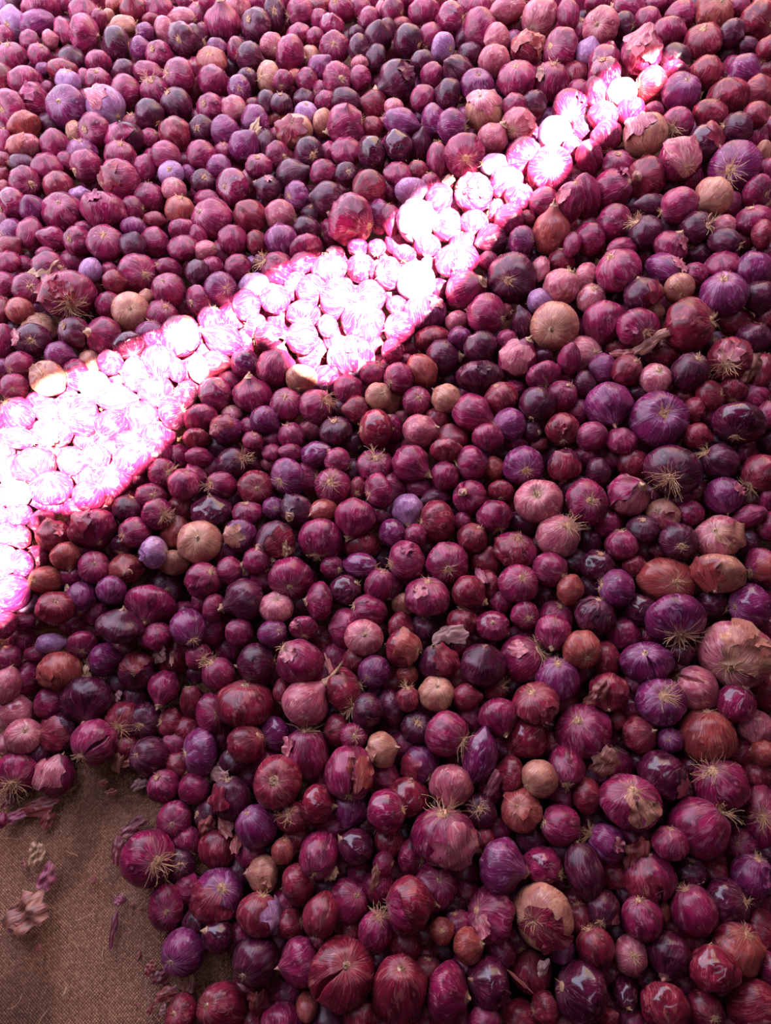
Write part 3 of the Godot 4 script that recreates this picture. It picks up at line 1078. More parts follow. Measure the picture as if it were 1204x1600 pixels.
-593 101 -440 88 32 -33 -147 294 294 303 p X G|hot-pink shiny onion on the left edge just below the streak
-519 105 -414 35 93 -14 -103 294 265 244 r D -|bent red onion with a deep crease across its top
-414 100 -386 26 69 -67 -152 362 362 246 d N -|large dull dark onion with ridges running lengthwise
-308 98 -384 43 44 79 174 282 282 335 p R -|purple onion, root tuft showing, below and right of the big dark maroon onion
-261 117 -670 69 71 11 -131 272 272 296 d R H|dark purple onion with a big straw brush of roots, mid left
-218 116 -622 25 87 43 -91 313 309 273 r D -|rounded rose onion with a torn tan scar in the middle
-163 131 -636 -54 55 64 143 335 335 228 p R S|purple onion with a pale root end pointing down left
-88 127 -620 -11 98 18 60 311 317 274 m R H|magenta onion with spider-like root hairs on top, red skin loosened on its left
-289 114 -581 2 83 -56 -164 351 351 238 d X G,P|glossy dark purple onion directly above the large flat tan onion
-147 121 -576 -35 63 70 147 301 301 219 d N -|dark maroon onion with a curled dry neck on its front
-102 125 -576 -66 53 54 148 197 197 269 o X G|small shiny orange-red onion wedged under the spider-rooted one
-49 140 -556 -27 -19 94 170 335 335 329 m N -|rose-magenta onion with a squared shoulder and tan tip below
-237 116 -535 29 82 49 -160 268 267 235 p D T skin: -30 86 41 t|onion with half its tan skin left over bare purple flesh
-178 117 -525 -67 41 61 152 324 324 324 d X T skin: 42 74 53 r|dark magenta onion with cracked skin and a tan flake
-104 121 -525 -21 13 97 169 373 373 335 m R -|large streaked magenta onion with loose skin on its left
-302 116 -523 12 97 19 -4 367 357 317 t D S|large flat tan onion with its pale root disc facing up, mid left
-290 113 -457 58 78 -22 -140 286 286 289 m R -|magenta onion, root tuft showing, directly below the large flat tan onion
-150 115 -460 3 60 80 168 368 338 307 m D -|broad magenta onion with a pock-marked face, right of the thick-necked one
-222 108 -427 -84 25 48 156 340 340 340 d N S|dark streaky onion with a thick cut neck pointing left
-171 111 -413 15 90 -40 -159 279 279 205 k D -|two-tone pink and lilac onion with a dry cap
-103 119 -420 -95 30 11 159 311 311 213 m N -|magenta onion below and right of the broad magenta onion with a pock-marked face
-126 113 -378 -5 -37 -93 -173 230 230 157 m X -|puckered plum onion with a folded crease like closed lips
-33 129 -358 7 99 12 -41 300 278 254 k D -|dusty rose onion with a ring-shaped root plate facing the viewer
42 152 -650 72 16 68 -154 314 314 330 m N P|large plum onion with a knotted tip at its lower right, centre of the pile
224 170 -634 -1 70 71 -146 337 328 291 p R S|purple onion with a pale star burst round its root
289 179 -630 15 22 -96 171 281 281 266 d X G,T|glossy dark purple onion above and left of the magenta onion with a small root star
36 138 -571 4 8 100 -177 257 257 275 l N -|pale plum onion with dry neck on top and tan tip below
136 152 -587 -45 87 20 115 283 274 279 m N C|magenta onion above and right of the brick-pink smooth onion with a peeling ring
242 173 -568 -24 97 4 84 387 355 324 k D B,S|light rose onion with a wide coiled root hollow, upper right of centre
174 153 -551 21 1 98 -165 295 295 255 m R C|magenta onion, root tuft showing, directly right of the brick-pink smooth onion with a peeling ring
83 136 -549 94 -31 -12 -152 355 355 299 r X P|brick-pink smooth onion with a peeling ring, centre of the pile
270 161 -512 29 96 -7 -148 347 347 348 k R H,S|rose onion with brown streaks and its root crown at upper right
203 151 -494 4 93 -36 170 335 335 228 m R P,T|wrinkled magenta onion directly right of the brick-pink smooth onion with a peeling ring
33 131 -483 -94 22 27 157 327 327 278 m R S|white-striped magenta onion with its root fringe on the left
97 137 -477 0 72 69 -167 345 338 299 m R -|matt magenta onion with a small straw root button and folded skin
254 153 -460 -61 -50 -62 150 272 272 282 m X S|small striped magenta onion below and left of the magenta onion with a small root star
204 150 -437 8 100 3 -106 312 312 272 m R S|striped magenta onion above and left of the blackish scarred onion with a bright skin tear
64 135 -421 4 76 -65 178 364 364 288 m R S|broad striped magenta onion with a root tuft on top, mid right of centre
127 144 -425 78 12 61 -159 276 276 271 r N -|red-magenta onion under a curled ribbon of peel
162 136 -374 -13 99 5 65 264 240 221 m D G|small glossy magenta onion, root scar showing, below and right of the broad striped magenta onion
448 213 -601 -48 53 70 -176 455 398 374 d R H|big dark purple onion with long curly white roots hanging down
382 185 -571 32 95 5 -134 326 326 326 k N T skin: -77 54 -35 m|pinkish onion with a skin flap lifted like a petal on its left
315 185 -560 -5 91 40 -66 371 320 303 m R -|magenta onion with a small root star, left of the petal-flapped one
525 212 -616 -82 32 -47 140 283 283 291 d R H|dark purple onion, long root hairs showing, below and left of the large dark maroon onion
582 220 -591 -77 -15 62 175 314 314 315 r R H|red onion with layered skin and a cut root, by the right edge
523 202 -562 2 14 99 -151 289 289 297 p X -|purple onion below and right of the big dark purple onion
433 177 -539 -61 79 7 119 275 284 243 t D T|pale tan and violet small onion with a coiled dry neck
445 188 -491 -17 72 67 -136 289 290 253 d R S|dark purple onion with white rays round its root
506 191 -495 -51 86 -7 106 372 341 311 k D S,T|pale striped onion with tan skin broken round a spiky neck
564 187 -448 -94 2 34 168 311 311 212 m R T|torn-skinned magenta onion, root tuft showing, directly above the glossy violet onion with an eye-like scar
348 165 -423 -94 30 -15 154 298 298 263 p R -|mottled violet onion with a dark net of spots
428 159 -438 9 90 44 -110 357 459 351 o R -|large oval pink-orange onion with a root at its right end
495 188 -438 -30 8 95 -161 394 394 268 t X T skin: -84 46 29 o|bean-shaped onion loosening a fan of tan skin
538 175 -392 -96 22 16 162 331 331 288 p D G|glossy violet onion with an eye-like scar, by the right edge
426 173 -371 -5 39 92 -154 444 444 302 p R H|large violet onion lying flat, hairy root at its lower rim
314 152 -385 -14 -70 70 -168 298 298 286 d X C,P|blackish scarred onion with a bright skin tear
250 149 -360 -21 35 91 -170 275 275 275 m X S|small striped magenta onion directly above the pale-striped bright purple onion
-595 150 -1019 39 31 87 169 528 441 425 m R F,H,T|large ragged magenta onion shedding torn skin, pale root hook in its middle
-481 133 -1088 67 50 55 -129 378 387 333 m R -|large dusty magenta onion with a pale fuzzy root, upper left
-411 144 -1035 -8 99 12 61 328 328 317 m D -|magenta onion, root scar showing, below and right of the large dusty magenta onion
-477 139 -988 30 84 46 -25 350 359 311 t D S|red onion with a cream star top and pale cut root, upper left
-648 135 -922 28 74 61 71 312 344 288 d R -|dark wine-red onion with a cross-shaped root, among pinker ones
-519 136 -932 -46 78 42 116 351 351 326 m N -|magenta onion, neck end showing, directly left of the blackish plum oval onion with hard glints
-469 135 -911 -39 13 -91 -177 314 314 213 d X G|blackish plum oval onion with hard glints just above the streak
-375 146 -924 -12 88 45 73 390 361 328 m R T|large torn-skinned magenta onion directly right of the blackish plum oval onion with hard glints
-600 140 -832 3 94 33 48 315 331 280 t R P|wrinkled tan onion directly right of the flat magenta onion with a round root dent
-451 131 -849 -98 21 2 144 320 320 218 p X S|violet striped onion half in the streak, beside frayed purple skin
-664 126 -823 27 70 66 108 249 258 222 m D -|flat magenta onion with a round root dent, left edge above the streak
-648 123 -768 -38 90 -21 165 312 312 303 m R -|magenta onion, root tuft showing, directly below the flat magenta onion with a round root dent
-536 126 -763 55 -65 -52 -130 378 378 312 m X G|bright pink onion with a white-hot glint, upper side of the streak
-574 131 -723 -15 -11 -98 -156 328 328 223 m X -|sunlit onion below and left of the bright pink onion with a white-hot glint
-413 123 -882 -2 36 -93 -164 349 349 316 m X -|sunlit onion above and right of the violet striped onion half
-440 99 -776 5 -2 100 161 356 356 274 m X -|sunlit onion directly below the violet striped onion half
-250 143 -1050 20 -88 44 -172 295 295 220 l X -|grey-lilac dusty onion just above the streak
-206 151 -1007 -1 100 -4 102 294 294 280 m N -|cream onion glowing at the streak's upper rim, left of the big lilac-smudged one
-88 158 -1002 92 5 40 -140 390 390 344 m X P|pale onion with a violet smudge in the brightest part of the streak
-40 167 -939 1 -98 18 -179 406 406 355 m X -|largest white-lit onion at the heart of the sun streak
-150 156 -910 -94 30 18 138 300 300 316 m N -|sunlit onion, neck end showing, above and right of the dusty plum onion with raised veins
-299 128 -930 -84 54 -3 141 289 289 384 m X G|magenta oval onion with a white glare patch on top of the streak
-197 135 -859 33 77 -54 -152 359 359 366 m N P|dusty plum onion with raised veins below the streak
-149 141 -831 12 -3 -99 -167 293 293 228 t X P|grey-tan mottled onion at the streak's lower side
-61 150 -871 14 -29 95 -177 423 423 364 l X F|broken-skinned white-lit onion with ragged rim, lower side of the streak
-303 128 -806 -60 55 58 133 324 324 288 m X G|glossy magenta onion directly above the violet onion with a brown skin patch
-237 128 -805 -6 87 -50 -173 353 353 319 m N -|broad magenta onion just below the streak, fine netted stripes
-120 142 -770 65 76 4 -128 316 316 295 m R H,S|striped magenta onion, long root hairs showing, directly above the lilac-purple onion with white gloss
-276 126 -733 -49 83 27 125 263 263 309 p D T|violet onion with a brown skin patch, below the streak on the left
-17 156 -715 92 -34 -21 -144 337 337 278 r X G|largest rosy onion below the streak, smooth with a purple flush
-119 129 -681 82 56 12 -141 223 223 308 p X G|lilac-purple onion with white gloss, above the spider-rooted one
56 185 -1018 -45 -89 6 123 366 366 366 l X -|sunlit onion directly above the lilac-striped onion half white with sun
131 204 -1051 -13 96 -26 153 410 410 279 m X -|large sunlit onion directly above the rosy tan onion half in sunlight
145 194 -985 63 77 10 -124 374 374 387 m N -|rosy tan onion half in sunlight at the streak's lower edge
227 212 -1000 -32 61 73 137 447 449 393 d R P|big dark magenta onion with a straw root button, right of the streak
309 226 -966 36 84 -41 -163 326 326 316 k R S|striped pink onion, root tuft showing, directly right of the big dark magenta onion
72 168 -959 -4 82 -57 175 408 408 336 p X S|lilac-striped onion half white with sun, right end of the brightest patch
178 200 -927 -83 -22 -51 137 365 365 342 m X -|smooth round rose-magenta onion right of the streak
290 218 -884 -34 62 71 153 417 419 367 t D -|round golden-brown onion with a small pale root nub, upper right
101 162 -860 95 29 13 -140 330 330 323 d N -|dark onion bulging over a side crease, right of the rusty one
162 179 -806 -3 -39 92 -174 413 413 291 d N P|wide blackish-purple glossy onion with a tip pointing down
226 194 -832 45 77 -45 -161 331 331 363 m N T|torn-skinned magenta onion, neck end showing, above and right of the brick-red striped oval onion
195 186 -759 43 -83 36 -141 286 286 247 r X S|brick-red striped oval onion lying sideways
252 195 -738 42 3 -91 -176 303 303 303 d X -|dark purple onion directly right of the brick-red striped oval onion
104 170 -767 -70 -8 -71 150 255 255 255 t X C|half tan, half plum small onion in a gap
146 170 -738 86 7 50 -146 328 328 354 m N S|striped magenta onion, neck end showing, below and left of the brick-red striped oval onion
206 179 -708 -92 26 29 146 289 289 270 p R -|purple onion, root tuft showing, directly below the brick-red striped oval onion
57 161 -707 89 45 6 -144 287 287 309 k N -|pink onion, neck end showing, directly below the dark onion bulging over a side crease
291 188 -693 9 -13 -99 167 286 286 262 r X -|deep red onion below and left of the large smooth dull violet onion
403 256 -974 -60 77 -22 120 402 402 347 m R S,n|large crimson onion with streaked skin right of the pinkish clustered one
436 255 -922 -36 71 -61 143 319 319 272 d X T|torn-skinned dark purple onion below and right of the large crimson onion with streaked skin
497 264 -928 -8 27 96 -149 258 258 224 t D -|small tan-brown onion above the large crimson one, right side
480 263 -972 -55 -37 -75 127 257 257 380 p X -|bright violet onion with a scuffed cheek, right of the crimson streaked one
617 284 -949 -16 -23 96 -159 307 307 307 p X -|purple onion below and right of the brown-streaked onion with its outer skin gone dry
562 276 -903 -29 95 -15 103 386 386 349 p R S|violet onion with dark ribs fanning from its root top, right side
374 223 -889 -24 -48 84 -175 371 371 392 m N S|crimson onion with fine stripes and a pale tip below
422 245 -856 18 60 78 -121 338 372 305 m R -|magenta onion whose skin swirls in a rose-like whorl
501 259 -851 79 60 17 -136 448 448 392 r R -|large egg-shaped glossy crimson onion, upper right
442 228 -766 -1 100 -1 61 268 268 221 k R G|small rosy shiny onion with root scar up, above the hollow-rooted violet one
494 239 -770 13 99 -10 -164 297 297 342 d R -|dark purple onion directly right of the small rosy shiny onion with root scar up
561 249 -788 -55 49 68 172 368 365 321 r R H,S|crimson onion with a ringed root hole, right side
366 206 -729 7 11 99 -157 388 388 379 p N -|large smooth dull violet onion, left of the hollow-rooted violet one
441 213 -695 -7 96 26 -27 472 475 412 p R B|largest violet onion of the right side with a deep round root hollow
552 242 -669 36 -2 -93 165 401 401 290 d X G|large dark maroon onion sunk in shadow right of the hollow-rooted violet one
-778 146 -1582 -97 22 -8 130 401 401 327 m X -|dull rose oval onion beside the white-scarred violet one
-690 165 -1538 -12 80 59 65 443 446 384 p D -|violet glossy onion with a long white root scar, upper left
-611 158 -1548 -76 14 -63 148 429 429 432 l X T|large lilac onion, half shed of its outer skin, upper left
-509 161 -1518 -68 15 -71 152 318 318 318 d X -|dark plum round onion, right of the large lilac one
-761 155 -1423 19 -59 79 167 358 358 250 k X T|two-coloured onion, rosy with a greyish peeled band, upper left
-552 154 -1449 -29 47 -83 -179 386 386 324 d X T|grey-purple onion with flaking dull skin below the large lilac one
-545 155 -1321 84 -24 -48 -126 425 425 390 m X P,T|large wrinkled magenta onion above and right of the large magenta pointed onion
-647 150 -1235 9 98 17 1 405 405 339 m D -|broad bright magenta onion with a dented root top, upper left
-561 159 -1229 -23 -46 86 149 462 462 393 m N -|large magenta pointed onion beside the dented broad one, upper left
-194 163 -1463 0 93 37 11 404 341 326 t D T|tan double onion with a dry wrinkled top crease, upper middle
-83 178 -1458 -95 -24 18 127 447 447 375 m X T|large torn-skinned magenta onion below and left of the big dark drop-shaped onion
-313 153 -1303 -52 58 62 112 381 381 259 m D G|brightest glossy magenta onion of the upper left, tan root at its side
-237 166 -1284 -85 53 3 128 255 255 273 d N -|blackish onion right of the brightest glossy magenta one
-32 184 -1264 -79 13 60 133 358 358 323 r X -|smooth rosy-orange onion left of the scabby big one
-346 145 -1219 -53 81 24 111 434 434 404 m D S|large striped plum onion with a pale root at its upper left
-66 179 -1179 -86 -12 -50 135 479 479 425 m X P,T|big dusty plum onion with a blistered grey patch, above the streak
25 194 -1582 -91 -17 39 129 443 443 415 d N L|big dark drop-shaped onion with a thick leathery neck pointing left
190 226 -1517 3 100 5 -41 371 371 332 p D -|violet onion with pale tip up, upper right of centre
200 228 -1434 -33 94 0 95 381 381 401 t D T|half white-tan, half purple onion with split skin, upper right of centre
212 229 -1350 56 80 -21 -134 307 307 309 k N -|smooth dusty pink onion below the half white-tan one
263 241 -1373 -44 28 85 147 342 348 300 k R P|wrinkled pink onion, root tuft showing, above and right of the smooth dusty pink onion
270 244 -1512 19 -98 -8 -66 410 410 339 m X P|big shiny magenta onion near the top, papery scrap on its right
156 225 -1307 -5 52 85 -158 396 427 362 m R -|onion with an orange-tan patch round its root and a small loose scrap
329 254 -1331 -44 25 86 153 335 335 291 l D S|striped sunlit onion directly above the big white-violet onion with a ringed root disc
362 263 -1399 -3 12 99 -159 329 356 295 m R -|magenta onion, root tuft showing, below and right of the big shiny magenta onion
311 247 -1239 -8 71 70 -42 429 430 377 m D -|big white-violet onion with a ringed root disc, sunlit right of the streak
169 215 -1212 81 -54 -24 -118 366 366 366 m X F,P|scabby pink onion with a white rim at the streak's upper edge
57 201 -1156 -87 -30 -38 129 410 410 349 l X T|large torn-skinned sunlit onion directly right of the big dusty plum onion
332 267 -1128 -14 -95 28 171 277 277 382 m X -|magenta onion below and right of the big white-violet onion with a ringed root disc
301 235 -1087 -1 88 -48 168 348 348 427 o N -|drop-shaped tan-brown onion with pink skin at its neck, upper right
460 285 -1409 35 -86 38 -131 305 305 277 k X -|cream sunlit onion at the upper tip of the sun streak
470 286 -1353 -21 -26 94 -173 286 286 258 m X -|white-lit onion at the streak's upper tip, pointing up
565 306 -1381 4 99 13 -45 369 369 328 p D -|violet onion with a flat tan cap just right of the streak's tip
545 299 -1299 -55 27 79 151 300 303 263 m R H|magenta onion with a thatch of root hairs facing down left
487 287 -1283 -8 39 -92 156 425 425 382 t X T|onion whose split tan skin frames a grey-violet inner face
642 317 -1349 20 -62 76 -146 386 386 346 r X -|big plain crimson onion, right of the violet tan-capped one
584 304 -1238 48 40 78 -116 348 348 299 d X G,T|dark maroon onion peeled open to a shiny hollow edged in bright red
535 298 -1203 6 27 96 -135 383 401 338 m R G,T|large glossy magenta onion directly below the violet onion with a flat tan cap
622 308 -1169 -53 48 70 134 445 452 394 p R H|large violet onion with a pale straw root wheel facing the viewer, upper right
480 267 -1191 -67 53 52 111 397 357 379 r N -|rose-red onion with a white-tipped neck pointing left, upper right
422 249 -1182 -69 -70 -19 122 372 372 377 m X -|magenta onion directly left of the rose-red onion with a white-tipped neck pointing left
411 255 -1089 84 30 46 -128 343 343 310 m R H|magenta onion, long root hairs showing, directly above the large crimson onion with streaked skin
516 292 -1092 -94 -31 17 139 315 315 327 m R -|magenta onion directly left of the brown-streaked onion with its outer skin gone dry
575 301 -1104 -86 -11 51 148 341 341 320 t N S|brown-streaked onion with its outer skin gone dry, upper right
496 266 -1020 44 86 -26 -155 328 328 259 m N -|purple onion with a long red spike of neck skin upright
-701 157 -1805 98 5 17 -122 455 455 309 m X P|wrinkled shiny magenta onion near the top left, puckered face
-388 147 -1867 5 97 -24 -159 435 435 456 m N S|pear-shaped magenta onion with a pale neck up, near the top edge
-215 171 -1711 94 -1 35 -125 410 410 317 m X P|crinkled magenta egg-shaped onion, top middle
300 250 -1603 -74 3 -67 126 350 350 350 r X F,T|torn-skinned deep red onion directly above the big shiny magenta onion
333 258 -1703 -48 -2 88 153 386 386 440 k D -|tall pinkish onion with its pale root end facing down, top right of centre
362 264 -1581 84 -46 -28 -109 423 423 300 m X P|large wrinkled magenta onion above and right of the big shiny magenta onion
443 294 -1608 -50 58 64 79 382 366 327 k D -|dull rose onion with a dark navel at its upper left, near the top
508 306 -1503 12 96 -26 -175 412 412 428 m N F|large papery mauve onion with a red scrap at its left, above the streak's tip
662 325 -1604 14 91 38 -57 395 395 331 o D -|large pale rose-tan onion at the top right
628 319 -1519 -34 94 9 65 376 376 291 r R -|deep red onion, root tuft showing, directly below the large pale rose-tan onion
736 336 -1553 -56 -31 -77 112 393 393 323 r X P|large orange-red onion with a shiny dimple near the top right corner
"""
